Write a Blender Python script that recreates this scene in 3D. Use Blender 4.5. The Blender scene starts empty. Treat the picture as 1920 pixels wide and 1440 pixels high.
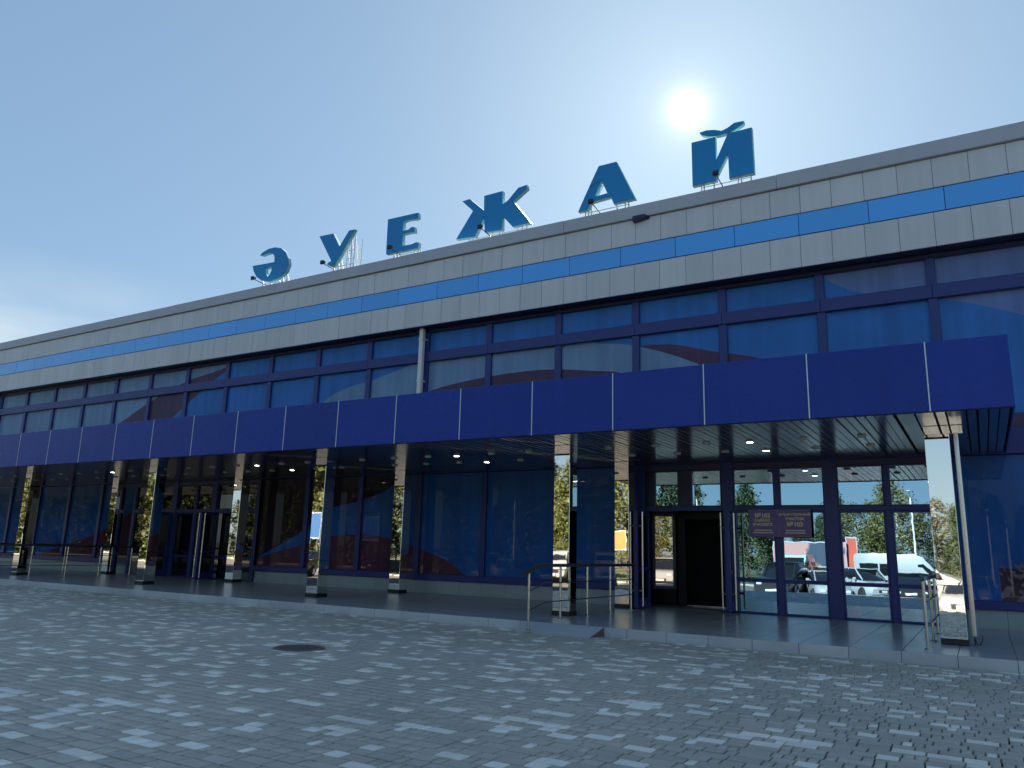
import bpy, math, random
import numpy as np
from mathutils import Vector, Matrix
random.seed(7); rng = np.random.default_rng(7)
scene = bpy.context.scene
COL = scene.collection
S = 0.77          # layout units to metres (facade grid of 7.8 units = 6 m)
H = 1.6           # eye height in layout units

# ------------------------------------------------------------------ camera
YAW, PITCH, ROLL, FPX = 0.545017, 0.212470, 0.0271435, 1445.88
fw = Vector((-math.sin(YAW)*math.cos(PITCH), math.cos(YAW)*math.cos(PITCH), math.sin(PITCH)))
rt = Vector((math.cos(YAW), math.sin(YAW), 0)); up = rt.cross(fw)
r2 = rt*math.cos(ROLL) + up*math.sin(ROLL); u2 = up*math.cos(ROLL) - rt*math.sin(ROLL)
cd = bpy.data.cameras.new('camera'); cam = bpy.data.objects.new('camera', cd); COL.objects.link(cam)
cam.matrix_world = Matrix(((r2.x, u2.x, -fw.x, 0), (r2.y, u2.y, -fw.y, 0), (r2.z, u2.z, -fw.z, H*S), (0, 0, 0, 1)))
cd.sensor_fit = 'HORIZONTAL'; cd.sensor_width = 36.0; cd.lens = 36.0*FPX/1920.0
cd.clip_start = 0.05; cd.clip_end = 6000
scene.camera = cam

# ------------------------------------------------------------------ sky, sun, exposure
SUN_EL, SUN_AZ = math.radians(31.36), math.radians(-17.68)   # azimuth from +Y towards +X
sd = Vector((math.sin(SUN_AZ)*math.cos(SUN_EL), math.cos(SUN_AZ)*math.cos(SUN_EL), math.sin(SUN_EL)))
SKY_STRENGTH, SUN_STRENGTH, EXPOSURE = 0.10, 4.2, 2.05
world = bpy.data.worlds.new('World'); scene.world = world; world.use_nodes = True
wn, wl = world.node_tree.nodes, world.node_tree.links
wn.clear()
wout = wn.new('ShaderNodeOutputWorld'); bg = wn.new('ShaderNodeBackground')
sky = wn.new('ShaderNodeTexSky'); sky.sky_type = 'NISHITA'; sky.sun_disc = False
sky.sun_elevation = SUN_EL; sky.sun_rotation = SUN_AZ
sky.altitude = 200; sky.air_density = 1.0; sky.dust_density = 0.6; sky.ozone_density = 1.6
# the sun and its aureole in the sky: radiance falls off with the angle from the sun
tc = wn.new('ShaderNodeTexCoord'); dt = wn.new('ShaderNodeVectorMath'); dt.operation = 'DOT_PRODUCT'
nv = wn.new('ShaderNodeVectorMath'); nv.operation = 'NORMALIZE'
wl.new(tc.outputs['Generated'], nv.inputs[0]); wl.new(nv.outputs[0], dt.inputs[0]); dt.inputs[1].default_value = sd
def wmath(op, a, b=None, clamp=False):
    n = wn.new('ShaderNodeMath'); n.operation = op; n.use_clamp = clamp
    for i, v in enumerate((a, b)):
        if v is None: continue
        if isinstance(v, (int, float)): n.inputs[i].default_value = v
        else: wl.new(v, n.inputs[i])
    return n.outputs[0]
ang = wmath('MULTIPLY', wmath('ARCCOSINE', wmath('MINIMUM', dt.outputs['Value'], 1.0)), 57.2958)
def lobe(width, amp, power):
    q = wmath('DIVIDE', ang, width)
    return wmath('DIVIDE', amp, wmath('ADD', wmath('POWER', q, power), 1.0))
glow = wmath('ADD', lobe(0.29, 30.0, 2.5), lobe(2.2, 0.25, 2.2))
gcol = wn.new('ShaderNodeMix'); gcol.data_type = 'RGBA'; gcol.inputs[0].default_value = 1.0
gm = wn.new('ShaderNodeVectorMath'); gm.operation = 'SCALE'; gm.inputs[0].default_value = (1.0, 0.97, 0.92)
wl.new(glow, gm.inputs['Scale'])
add = wn.new('ShaderNodeVectorMath'); add.operation = 'ADD'
gam = wn.new('ShaderNodeGamma'); gam.inputs[1].default_value = 0.45      # softer contrast between the sun's side and the far side of the sky
tint = wn.new('ShaderNodeVectorMath'); tint.operation = 'MULTIPLY'; tint.inputs[1].default_value = (0.485, 0.655, 0.795)
wl.new(sky.outputs[0], gam.inputs[0]); wl.new(gam.outputs[0], tint.inputs[0])
# pale haze low over the horizon, all round
spz = wn.new('ShaderNodeSeparateXYZ'); wl.new(nv.outputs[0], spz.inputs[0])
hz = wmath('POWER', wmath('SUBTRACT', 1.0, wmath('DIVIDE', wmath('ABSOLUTE', spz.outputs['Z']), 0.30), True), 2.5)
hs = wn.new('ShaderNodeVectorMath'); hs.operation = 'SCALE'; hs.inputs[0].default_value = (0.40, 0.34, 0.22); wl.new(hz, hs.inputs['Scale'])
ha = wn.new('ShaderNodeVectorMath'); ha.operation = 'ADD'; wl.new(tint.outputs[0], ha.inputs[0]); wl.new(hs.outputs[0], ha.inputs[1])
# a thin pale cloud bank low beyond the left end of the building
cdv = wn.new('ShaderNodeVectorMath'); cdv.operation = 'DOT_PRODUCT'; wl.new(nv.outputs[0], cdv.inputs[0]); cdv.inputs[1].default_value = (-0.9045, 0.374, 0.205)
cn = wn.new('ShaderNodeTexNoise'); cn.inputs['Scale'].default_value = 5.0; cn.inputs['Detail'].default_value = 5
cmp_ = wn.new('ShaderNodeMapping'); cmp_.inputs['Scale'].default_value = (1, 1, 3.5); wl.new(nv.outputs[0], cmp_.inputs[0]); wl.new(cmp_.outputs[0], cn.inputs['Vector'])
near_c = wmath('POWER', wmath('MULTIPLY', wmath('SUBTRACT', cdv.outputs['Value'], 0.955), 1/0.045, True), 1.6)
low_c = wmath('MULTIPLY', wmath('SUBTRACT', 0.31, spz.outputs['Z']), 7.0, True)
cf = wmath('MULTIPLY', wmath('MULTIPLY', near_c, low_c), wmath('MULTIPLY', wmath('SUBTRACT', cn.outputs['Fac'], 0.25), 2.6, True), True)
cx = wn.new('ShaderNodeMix'); cx.data_type = 'RGBA'; wl.new(cf, cx.inputs[0]); wl.new(ha.outputs[0], cx.inputs[6]); cx.inputs[7].default_value = (2.1, 2.3, 2.35, 1)
wl.new(cx.outputs[2], add.inputs[0]); wl.new(gm.outputs[0], add.inputs[1])
wl.new(add.outputs[0], bg.inputs[0]); bg.inputs[1].default_value = SKY_STRENGTH
wl.new(bg.outputs[0], wout.inputs[0]); wn.remove(gcol)

sl = bpy.data.lights.new('sun', 'SUN'); sl.energy = SUN_STRENGTH; sl.angle = math.radians(0.53); sl.color = (1.0, 0.93, 0.82)
so = bpy.data.objects.new('sun', sl); COL.objects.link(so)
so.rotation_euler = (-sd).to_track_quat('-Z', 'Y').to_euler(); so.location = (0, 0, 60)

vs = scene.view_settings
vs.view_transform = 'Standard'; vs.look = 'None'; vs.gamma = 1; vs.exposure = EXPOSURE; vs.use_curve_mapping = False
scene.render.engine = 'CYCLES'
cy = scene.cycles
cy.max_bounces = 10; cy.glossy_bounces = 6; cy.diffuse_bounces = 3; cy.transmission_bounces = 4
cy.sample_clamp_indirect = 8.0; cy.use_denoising = True; cy.caustics_reflective = False

# ------------------------------------------------------------------ materials
def mat(name, base, rough=0.5, metal=0.0, spec=0.5, coat=0.0, var=0.0, vscale=3.0, rnd=0.0, bump=0.0, bscale=20.0,
        streak=0.0, stain=0.0, emit=None, emit_s=0.0, rvar=0.0, ior=1.5, attr=None):
    m = bpy.data.materials.new(name); m.use_nodes = True
    n, l = m.node_tree.nodes, m.node_tree.links
    b = n['Principled BSDF']
    b.inputs['Base Color'].default_value = (*base, 1); b.inputs['Roughness'].default_value = rough
    b.inputs['Metallic'].default_value = metal; b.inputs['Specular IOR Level'].default_value = spec
    b.inputs['Coat Weight'].default_value = coat; b.inputs['Coat Roughness'].default_value = 0.05
    b.inputs['IOR'].default_value = ior
    if emit: b.inputs['Emission Color'].default_value = (*emit, 1); b.inputs['Emission Strength'].default_value = emit_s
    geo = n.new('ShaderNodeNewGeometry')
    fac = None
    def mul(a, bb):
        q = n.new('ShaderNodeMath'); q.operation = 'MULTIPLY'
        for i, v in enumerate((a, bb)):
            if isinstance(v, (int, float)): q.inputs[i].default_value = v
            else: l.new(v, q.inputs[i])
        return q.outputs[0]
    def mr(v, lo, hi):
        q = n.new('ShaderNodeMapRange'); l.new(v, q.inputs[0]); q.inputs[3].default_value = lo; q.inputs[4].default_value = hi
        return q.outputs[0]
    if var:
        t = n.new('ShaderNodeTexNoise'); t.inputs['Scale'].default_value = vscale; t.inputs['Detail'].default_value = 5
        l.new(geo.outputs['Position'], t.inputs['Vector']); fac = mr(t.outputs['Fac'], 1-var*1.6, 1+var*1.6)
    if stain:
        t = n.new('ShaderNodeTexNoise'); t.inputs['Scale'].default_value = 0.45; t.inputs['Detail'].default_value = 6; t.inputs['Roughness'].default_value = 0.65
        l.new(geo.outputs['Position'], t.inputs['Vector']); q = n.new('ShaderNodeMapRange'); l.new(t.outputs['Fac'], q.inputs[0])
        q.inputs[1].default_value = 0.3; q.inputs[2].default_value = 0.62; q.inputs[3].default_value = 1-stain; q.inputs[4].default_value = 1.04
        fac = q.outputs[0] if fac is None else mul(fac, q.outputs[0])
    if streak:
        mp = n.new('ShaderNodeMapping'); mp.inputs['Scale'].default_value = (6, 6, 0.35); l.new(geo.outputs['Position'], mp.inputs[0])
        t = n.new('ShaderNodeTexNoise'); t.inputs['Scale'].default_value = 1.0; t.inputs['Detail'].default_value = 4; l.new(mp.outputs[0], t.inputs['Vector'])
        s = mr(t.outputs['Fac'], 1-streak*1.6, 1+streak*1.0); fac = s if fac is None else mul(fac, s)
    if rnd:
        oi = n.new('ShaderNodeObjectInfo'); s = mr(oi.outputs['Random'], 1-rnd, 1+rnd); fac = s if fac is None else mul(fac, s)
    if attr:
        at = n.new('ShaderNodeAttribute'); at.attribute_name = attr
        s = mr(at.outputs['Fac'], 1-0.10, 1+0.10); fac = s if fac is None else mul(fac, s)
    if fac is not None:
        vm = n.new('ShaderNodeVectorMath'); vm.operation = 'SCALE'; vm.inputs[0].default_value = base; l.new(fac, vm.inputs['Scale'])
        l.new(vm.outputs[0], b.inputs['Base Color'])
    if rvar:
        t = n.new('ShaderNodeTexNoise'); t.inputs['Scale'].default_value = 2.5; t.inputs['Detail'].default_value = 4
        l.new(geo.outputs['Position'], t.inputs['Vector']); l.new(mr(t.outputs['Fac'], max(0.0, rough-rvar), rough+rvar), b.inputs['Roughness'])
    if bump:
        t = n.new('ShaderNodeTexNoise'); t.inputs['Scale'].default_value = bscale; t.inputs['Detail'].default_value = 3
        l.new(geo.outputs['Position'], t.inputs['Vector'])
        bp = n.new('ShaderNodeBump'); bp.inputs['Strength'].default_value = 1.0; bp.inputs['Distance'].default_value = bump
        l.new(t.outputs['Fac'], bp.inputs['Height']); l.new(bp.outputs[0], b.inputs['Normal'])
    return m
M = {}
M['grey_panel'] = mat('grey_panel', (0.62, 0.63, 0.665), 0.35, spec=0.4, rnd=0.045, var=0.03, vscale=0.6, streak=0.09, bump=0.0015, bscale=1.3)
M['blue_panel'] = mat('blue_panel', (0.035, 0.36, 0.95), 0.08, spec=0.7, coat=1.0, rnd=0.06)
M['cap_metal'] = mat('cap_metal', (0.44, 0.46, 0.53), 0.42, spec=0.4, var=0.04, vscale=0.8, streak=0.05)
M['dark_gap'] = mat('dark_gap', (0.015, 0.016, 0.02), 0.8)
M['frame_blue'] = mat('frame_blue', (0.030, 0.044, 0.20), 0.36, spec=0.35, var=0.03, vscale=1.5)
M['frame_dark'] = mat('frame_dark', (0.02, 0.022, 0.075), 0.35, spec=0.4)
M['fascia'] = mat('fascia', (0.015, 0.046, 0.31), 0.28, spec=0.22, rnd=0.09, var=0.05, vscale=0.7, streak=0.08, bump=0.004, bscale=0.9, rvar=0.08)
M['silver'] = mat('silver', (0.55, 0.57, 0.62), 0.3, metal=0.6)
M['soffit'] = mat('soffit', (0.42, 0.42, 0.425), 0.20, metal=1.0, rnd=0.06, rvar=0.04)
M['mirror'] = mat('mirror', (0.80, 0.775, 0.73), 0.015, metal=1.0, bump=0.0008, bscale=1.6)
M['steel'] = mat('steel', (0.55, 0.53, 0.50), 0.22, metal=1.0)
M['rail_dark'] = mat('rail_dark', (0.05, 0.045, 0.045), 0.3, spec=0.5)
M['black'] = mat('black', (0.012, 0.012, 0.014), 0.45)
M['rubber'] = mat('rubber', (0.02, 0.02, 0.02), 0.8)
M['floor_tile'] = mat('floor_tile', (0.36, 0.365, 0.37), 0.24, spec=0.4, rnd=0.05, var=0.05, vscale=2.0, rvar=0.05)
M['floor_tile_f'] = mat('floor_tile_f', (0.36, 0.365, 0.37), 0.24, spec=0.4, var=0.05, vscale=2.0, rvar=0.05)
M['kerb_tile'] = mat('kerb_tile', (0.54, 0.545, 0.55), 0.4, rnd=0.06, var=0.07, vscale=4.0, stain=0.2)
M['ramp_tile'] = mat('ramp_tile', (0.42, 0.44, 0.47), 0.28, spec=0.45, var=0.05, vscale=3); M['ramp_side'] = mat('ramp_side', (0.15, 0.10, 0.085), 0.6, var=0.1, vscale=6)
M['plinth_tile'] = mat('plinth_tile', (0.36, 0.41, 0.43), 0.25, rnd=0.05, var=0.04, vscale=3.0)
M['grout'] = mat('grout', (0.07, 0.07, 0.07), 0.9)
M['paver_grey'] = mat('paver_grey', (0.47, 0.43, 0.37), 0.50, rnd=0.09, var=0.07, vscale=9.0, bump=0.002, bscale=90, spec=0.45, stain=0.20)
M['paver_pale'] = mat('paver_pale', (0.86, 0.80, 0.715), 0.50, rnd=0.09, var=0.08, vscale=9.0, bump=0.002, bscale=90, spec=0.45, stain=0.20)
M['pavers_grey'] = mat('pavers_grey', (0.47, 0.43, 0.37), 0.50, attr='tone', var=0.07, vscale=9.0, bump=0.002, bscale=90, spec=0.45, stain=0.20)
M['pavers_pale'] = mat('pavers_pale', (0.86, 0.80, 0.715), 0.50, attr='tone', var=0.08, vscale=9.0, bump=0.002, bscale=90, spec=0.45, stain=0.20)
M['joint_sand'] = mat('joint_sand', (0.022, 0.021, 0.020), 0.95, var=0.15, vscale=30)
M['asphalt'] = mat('asphalt', (0.15, 0.135, 0.11), 0.85, var=0.12, vscale=1.2, bump=0.004, bscale=150)
M['earth'] = mat('earth', (0.09, 0.085, 0.055), 0.95, var=0.25, vscale=0.4)
M['grass'] = mat('grass', (0.10, 0.12, 0.035), 0.95, var=0.3, vscale=1.0)
M['conc'] = mat('conc', (0.35, 0.34, 0.32), 0.8, var=0.1, vscale=2)
M['letter_face'] = mat('letter_face', (0.008, 0.23, 0.56), 0.35, spec=0.4)
M['letter_rim'] = mat('letter_rim', (0.25, 0.55, 0.62), 0.4)
M['white_metal'] = mat('white_metal', (0.72, 0.72, 0.72), 0.4)
M['roof'] = mat('roof', (0.18, 0.18, 0.19), 0.7)
M['interior'] = mat('interior', (0.012, 0.011, 0.011), 0.8)
M['lamp_off'] = mat('lamp_off', (0.62, 0.62, 0.60), 0.35)
M['lamp_lit'] = mat('lamp_lit', (0.9, 0.9, 0.85), 0.4, emit=(1.0, 0.96, 0.88), emit_s=9.0)
M['sign_purple'] = mat('sign_purple', (0.12, 0.08, 0.26), 0.35)
M['sign_gold'] = mat('sign_gold', (0.85, 0.74, 0.46), 0.45)
M['sign_edge'] = mat('sign_edge', (0.20, 0.17, 0.25), 0.4)
M['iron'] = mat('iron', (0.135, 0.10, 0.095), 0.55, spec=0.4, var=0.2, vscale=12)
M['tinted_mirror'] = mat('tinted_mirror', (0.30, 0.47, 0.60), 0.008, metal=1.0, bump=0.0006, bscale=1.2)
M['door_glass'] = mat('door_glass', (0.006, 0.009, 0.012), 0.01, spec=0.6, ior=1.6)
M['clear_mirror'] = mat('clear_mirror', (0.50, 0.47, 0.42), 0.01, metal=1.0)

# film printed on the window glass: flat print with big wave shapes, laid out along the facade
def film_material():
    m = bpy.data.materials.new('window_film'); m.use_nodes = True
    n, l = m.node_tree.nodes, m.node_tree.links
    b = n['Principled BSDF']
    geo = n.new('ShaderNodeNewGeometry'); sep = n.new('ShaderNodeSeparateXYZ'); l.new(geo.outputs['Position'], sep.inputs[0])
    def mth(op, a, bb=None):
        q = n.new('ShaderNodeMath'); q.operation = op
        for i, v in enumerate((a, bb)):
            if v is None: continue
            if isinstance(v, (int, float)): q.inputs[i].default_value = v
            else: l.new(v, q.inputs[i])
        return q.outputs[0]
    X = mth('DIVIDE', sep.outputs['X'], S); Z = mth('DIVIDE', sep.outputs['Z'], S)
    X0, X1 = -52.0, 6.0
    xn = mth('DIVIDE', mth('SUBTRACT', X, X0), X1-X0)
    def curve(pts):
        q = n.new('ShaderNodeFloatCurve'); q.inputs['Factor'].default_value = 1.0; l.new(xn, q.inputs['Value'])
        c = q.mapping.curves[0]
        P = [((x-X0)/(X1-X0), z/10.0) for x, z in pts]
        if P[0][0] > 0: P.insert(0, (0.0, P[0][1]))
        if P[-1][0] < 1: P.append((1.0, P[-1][1]))
        c.points[0].location = P[0]; c.points[1].location = P[-1]
        for p in P[1:-1]: c.points.new(*p)
        for p in c.points: p.handle_type = 'AUTO_CLAMPED'
        q.mapping.update()
        return mth('MULTIPLY', q.outputs[0], 10.0)
    def below(c): return mth('LESS_THAN', Z, c)
    def above(c): return mth('GREATER_THAN', Z, c)
    def mix(f, a, bb):
        q = n.new('ShaderNodeMix'); q.data_type = 'RGBA'
        l.new(f, q.inputs[0])
        for i, v in ((6, a), (7, bb)):
            if isinstance(v, tuple): q.inputs[i].default_value = (*v, 1)
            else: l.new(v, q.inputs[i])
        return q.outputs[2]
    BLUE, LIGHT, MAR, PALE, SOOT = (0.042, 0.17, 0.50), (0.18, 0.29, 0.47), (0.085, 0.052, 0.105), (0.14, 0.21, 0.44), (0.032, 0.024, 0.034)
    LBLUE, LMAR = (0.026, 0.115, 0.37), (0.10, 0.042, 0.075)
    U = curve([(-24, 5), (-9.6, 6), (-9, 7.5), (-8.23, 7.63), (-5.92, 7.19), (-4.83, 6.9), (-3.5, 6.3), (0, 5)])
    T = curve([(-24, 4.8), (-21.5, 6.5), (-20.03, 7.3), (-18.72, 7.52), (-17.12, 7.86), (-16, 8.15), (-13, 8.3), (-10.5, 8.1), (-9.57, 7.86), (-8.9, 7.77), (-8.23, 7.60), (-6.5, 6.9), (-5, 6), (-3, 5)])
    Mc = curve([(-18.5, 5), (-16.5, 6.6), (-15.76, 6.95), (-14.59, 7.11), (-13.34, 7.21), (-11.93, 7.24), (-10.76, 7.16), (-9.88, 7.04), (-8.95, 6.9), (-8, 6.5), (-6, 5)])
    D1 = curve([(-40, 4.5), (-33.74, 6.91), (-31.35, 7.84), (-29.15, 8.47), (-26.59, 8.87), (-25, 9.8)])
    D2 = curve([(-33, 5.0), (-29.91, 6.93), (-28.14, 7.95), (-27.47, 8.32), (-26.66, 8.72), (-25, 9.8)])
    E1 = curve([(-4.2, 9.8), (-2.85, 8.73), (-1.98, 8.3), (-0.4, 7.93), (1.27, 7.29), (5, 5.5)])
    c = mix(below(U), BLUE, MAR)
    c = mix(above(D2), c, MAR)
    c = mix(above(D1), c, LIGHT)
    c = mix(below(T), c, LIGHT)
    c = mix(below(Mc), c, MAR)
    c = mix(above(E1), c, PALE)
    LL = curve([(-41, 0.3), (-38.37, 0.94), (-36.6, 1.34), (-34.42, 1.86), (-32.11, 2.79), (-30.5, 3.5), (-29.5, 0.0)])
    UB = curve([(-25.5, 5.0), (-24.6, 0.6), (-23.69, 1.11), (-21.44, 2.13), (-20.02, 2.96), (-18.87, 3.16), (-17.5, 3.6), (-16.2, 4.6), (-15, 5)])
    LB = curve([(-25.5, 0.0), (-24.6, 0.5), (-23.69, 1.07), (-21.38, 1.61), (-19.92, 1.94), (-18.76, 2.0), (-17.32, 1.88), (-15.94, 1.52), (-15.05, 1.27), (-14.35, 0.89), (-13, 0.0)])
    d = mix(above(UB), LBLUE, SOOT)
    d = mix(below(LB), d, LMAR)
    d = mix(below(LL), d, LMAR)
    # mottled print low on the window right of the canopy
    vo = n.new('ShaderNodeTexNoise'); vo.inputs['Scale'].default_value = 4.2; vo.inputs['Detail'].default_value = 3; vo.inputs['Distortion'].default_value = 1.2
    l.new(geo.outputs['Position'], vo.inputs['Vector'])
    pat = mth('MULTIPLY', mth('MULTIPLY', mth('GREATER_THAN', vo.outputs['Fac'], 0.50), mth('LESS_THAN', Z, mth('ADD', mth('MULTIPLY', vo.outputs['Fac'], 1.6), 0.55))), mth('GREATER_THAN', X, 0.25))
    low = mth('MULTIPLY', mth('LESS_THAN', Z, 1.5), mth('GREATER_THAN', X, 0.25))
    d = mix(low, d, (0.06, 0.04, 0.07))
    d = mix(pat, d, (0.22, 0.17, 0.20))
    c = mix(mth('LESS_THAN', Z, 4.4), c, d)
    # slight print unevenness, plus vertical streaks that paint the shading of curtain folds
    t = n.new('ShaderNodeTexNoise'); t.inputs['Scale'].default_value = 1.1; t.inputs['Detail'].default_value = 4; l.new(geo.outputs['Position'], t.inputs['Vector'])
    mr = n.new('ShaderNodeMapRange'); l.new(t.outputs['Fac'], mr.inputs[0]); mr.inputs[3].default_value = 0.75; mr.inputs[4].default_value = 1.25
    mp = n.new('ShaderNodeMapping'); mp.inputs['Scale'].default_value = (5.5, 5.5, 0.12); l.new(geo.outputs['Position'], mp.inputs[0])
    t2 = n.new('ShaderNodeTexNoise'); t2.inputs['Scale'].default_value = 1.0; t2.inputs['Detail'].default_value = 3; l.new(mp.outputs[0], t2.inputs['Vector'])
    m2 = n.new('ShaderNodeMapRange'); l.new(t2.outputs['Fac'], m2.inputs[0]); m2.inputs[1].default_value = 0.3; m2.inputs[2].default_value = 0.7; m2.inputs[3].default_value = 0.88; m2.inputs[4].default_value = 1.09
    fold = mth('MULTIPLY', mr.outputs[0], m2.outputs[0])
    vm = n.new('ShaderNodeVectorMath'); vm.operation = 'SCALE'; l.new(c, vm.inputs[0]); l.new(fold, vm.inputs['Scale'])
    l.new(vm.outputs[0], b.inputs['Base Color'])
    b.inputs['Roughness'].default_value = 0.5; b.inputs['Specular IOR Level'].default_value = 0.0
    b.inputs['Coat Weight'].default_value = 0.38; b.inputs['Coat Roughness'].default_value = 0.012; b.inputs['Coat IOR'].default_value = 1.42
    return m
M['film'] = film_material()

# ------------------------------------------------------------------ mesh helpers (layout units, scaled by S on build)
class MB:
    def __init__(self): self.v, self.f, self.mi, self.cur = [], [], [], 0
    def add(self, vs_, fs):
        o = len(self.v); self.v += [tuple(p) for p in vs_]
        for f in fs: self.f.append(tuple(i+o for i in f)); self.mi.append(self.cur)
        return self
    def box(self, x0, x1, y0, y1, z0, z1, c=0.0):
        if x1 < x0: x0, x1 = x1, x0
        if y1 < y0: y0, y1 = y1, y0
        if z1 < z0: z0, z1 = z1, z0
        if c <= 0:
            return self.add([(x0,y0,z0),(x1,y0,z0),(x1,y1,z0),(x0,y1,z0),(x0,y0,z1),(x1,y0,z1),(x1,y1,z1),(x0,y1,z1)],
                            [(3,2,1,0),(4,5,6,7),(0,1,5,4),(1,2,6,5),(2,3,7,6),(3,0,4,7)])
        P, idx = [], {}
        for i, (X, sx) in enumerate(((x0, 1), (x1, -1))):
            for j, (Y, sy) in enumerate(((y0, 1), (y1, -1))):
                for k, (Z, sz) in enumerate(((z0, 1), (z1, -1))):
                    for a in range(3):
                        idx[i, j, k, a] = len(P)
                        P.append((X+(0 if a == 0 else sx*c), Y+(0 if a == 1 else sy*c), Z+(0 if a == 2 else sz*c)))
        g = lambda i, j, k, a: idx[i, j, k, a]
        F = [(g(0,0,0,0),g(0,0,1,0),g(0,1,1,0),g(0,1,0,0)), (g(1,0,0,0),g(1,1,0,0),g(1,1,1,0),g(1,0,1,0)),
             (g(0,0,0,1),g(1,0,0,1),g(1,0,1,1),g(0,0,1,1)), (g(0,1,0,1),g(0,1,1,1),g(1,1,1,1),g(1,1,0,1)),
             (g(0,0,0,2),g(0,1,0,2),g(1,1,0,2),g(1,0,0,2)), (g(0,0,1,2),g(1,0,1,2),g(1,1,1,2),g(0,1,1,2))]
        for i in (0, 1):
            for j in (0, 1):
                q = (g(i,j,0,0),g(i,j,0,1),g(i,j,1,1),g(i,j,1,0)); F.append(q if (i+j) % 2 == 0 else q[::-1])
                q = (g(i,0,j,0),g(i,1,j,0),g(i,1,j,2),g(i,0,j,2)); F.append(q if (i+j) % 2 == 0 else q[::-1])
                q = (g(0,i,j,1),g(0,i,j,2),g(1,i,j,2),g(1,i,j,1)); F.append(q if (i+j) % 2 == 0 else q[::-1])
                for k in (0, 1):
                    q = (g(i,j,k,0),g(i,j,k,1),g(i,j,k,2)); F.append(q[::-1] if (i+j+k) % 2 == 0 else q)
        return self.add(P, F)
    def prism(self, pts, y0, y1, holes_bridge=None):
        """extrude a polygon given in (x, z) from y0 (front) to y1"""
        n = len(pts)
        V = [(x, y0, z) for x, z in pts]+[(x, y1, z) for x, z in pts]
        F = [tuple(range(n)), tuple(range(2*n-1, n-1, -1))]
        F += [(i, i+n, (i+1) % n+n, (i+1) % n) for i in range(n)]
        return self.add(V, F)
    def tube(self, pts, r, n=10, caps=True):
        pts = [Vector(p) for p in pts]; V, F = [], []
        ref = Vector((0, 0, 1))
        for i, p in enumerate(pts):
            d = (pts[min(i+1, len(pts)-1)]-pts[max(i-1, 0)]).normalized()
            a = d.cross(ref)
            if a.length < 1e-3: a = d.cross(Vector((1, 0, 0)))
            a.normalize(); b = d.cross(a)
            rr = r[i] if isinstance(r, (list, tuple)) else r
            for k in range(n):
                t = 2*math.pi*k/n; V.append(p+a*math.cos(t)*rr+b*math.sin(t)*rr)
        for i in range(len(pts)-1):
            for k in range(n):
                k2 = (k+1) % n; F.append((i*n+k, i*n+k2, (i+1)*n+k2, (i+1)*n+k))
        if caps: F += [tuple(range(n-1, -1, -1)), tuple(range((len(pts)-1)*n, len(pts)*n))]
        return self.add(V, F)
    def lathe(self, prof, c=(0, 0, 0), axis='z', n=20):
        V, F = [], []
        for r, h in prof:
            for k in range(n):
                t = 2*math.pi*k/n; a, b = r*math.cos(t), r*math.sin(t)
                p = {'z': (a, b, h), 'y': (a, h, b), 'x': (h, a, b)}[axis]
                V.append((p[0]+c[0], p[1]+c[1], p[2]+c[2]))
        for i in range(len(prof)-1):
            for k in range(n):
                k2 = (k+1) % n; F.append((i*n+k, i*n+k2, (i+1)*n+k2, (i+1)*n+k))
        F += [tuple(range(n-1, -1, -1)), tuple(range((len(prof)-1)*n, len(prof)*n))]
        return self.add(V, F)
    def mesh(self, name, mats, origin=(0, 0, 0), smooth=False, sc=None):
        sc = S if sc is None else sc
        me = bpy.data.meshes.new(name); o = Vector(origin)
        me.from_pydata([((x-o.x)*sc, (y-o.y)*sc, (z-o.z)*sc) for x, y, z in self.v], [], self.f)
        for m in (mats if isinstance(mats, (list, tuple)) else [mats]): me.materials.append(m)
        if len(set(self.mi)) > 1 or self.cur: me.polygons.foreach_set('material_index', self.mi)
        if smooth:
            me.polygons.foreach_set('use_smooth', [True]*len(me.polygons)); me.set_sharp_from_angle(angle=math.radians(40))
        me.update()
        return me
    def build(self, name, mats, parent=None, origin=None, smooth=False, sc=None):
        """vertices are in world layout units; origin is the layout point that becomes the object's own origin"""
        base = Vector(parent['_o']) if parent is not None and '_o' in parent else Vector((0, 0, 0))
        org = Vector(origin) if origin is not None else base
        k = S if sc is None else sc
        ob = bpy.data.objects.new(name, self.mesh(name, mats, org, smooth, sc)); COL.objects.link(ob)
        ob['_o'] = tuple(org)
        if parent is not None: ob.parent = parent; ob.location = (org-base)*k
        else: ob.location = org*k
        return ob
def tag(o, label=None, cat=None, group=None, kind=None):
    if label: o['label'] = label
    if cat: o['category'] = cat
    if group: o['group'] = group
    if kind: o['kind'] = kind
    return o
def thing(name, label, cat, at=(0, 0, 0), group=None, sc=None, rz=0.0):
    o = bpy.data.objects.new(name, None); COL.objects.link(o); o.empty_display_size = 0.2
    o.location = Vector(at)*(S if sc is None else sc); o['_o'] = tuple(at); o.rotation_euler.z = rz
    return tag(o, label, cat, group)
def inst(name, mesh, parent, at):
    o = bpy.data.objects.new(name, mesh); COL.objects.link(o)
    base = Vector(parent['_o']) if '_o' in parent else Vector((0, 0, 0))
    o.parent = parent; o.location = (Vector(at)-base)*S; o['_o'] = tuple(at)
    return o
def copy_tree(o, parent=None):
    c = o.copy(); COL.objects.link(c)
    if parent is not None: c.parent = parent
    for ch in list(o.children): copy_tree(ch, c)
    return c
def px2plane(x, y, Y):
    """a photo measurement turned into a point of the upright plane at depth Y (layout units)"""
    d = fw + r2*((x-960)/FPX) - u2*((y-720)/FPX)
    t = Y/d.y
    return (d.x*t, H+d.z*t)

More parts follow.
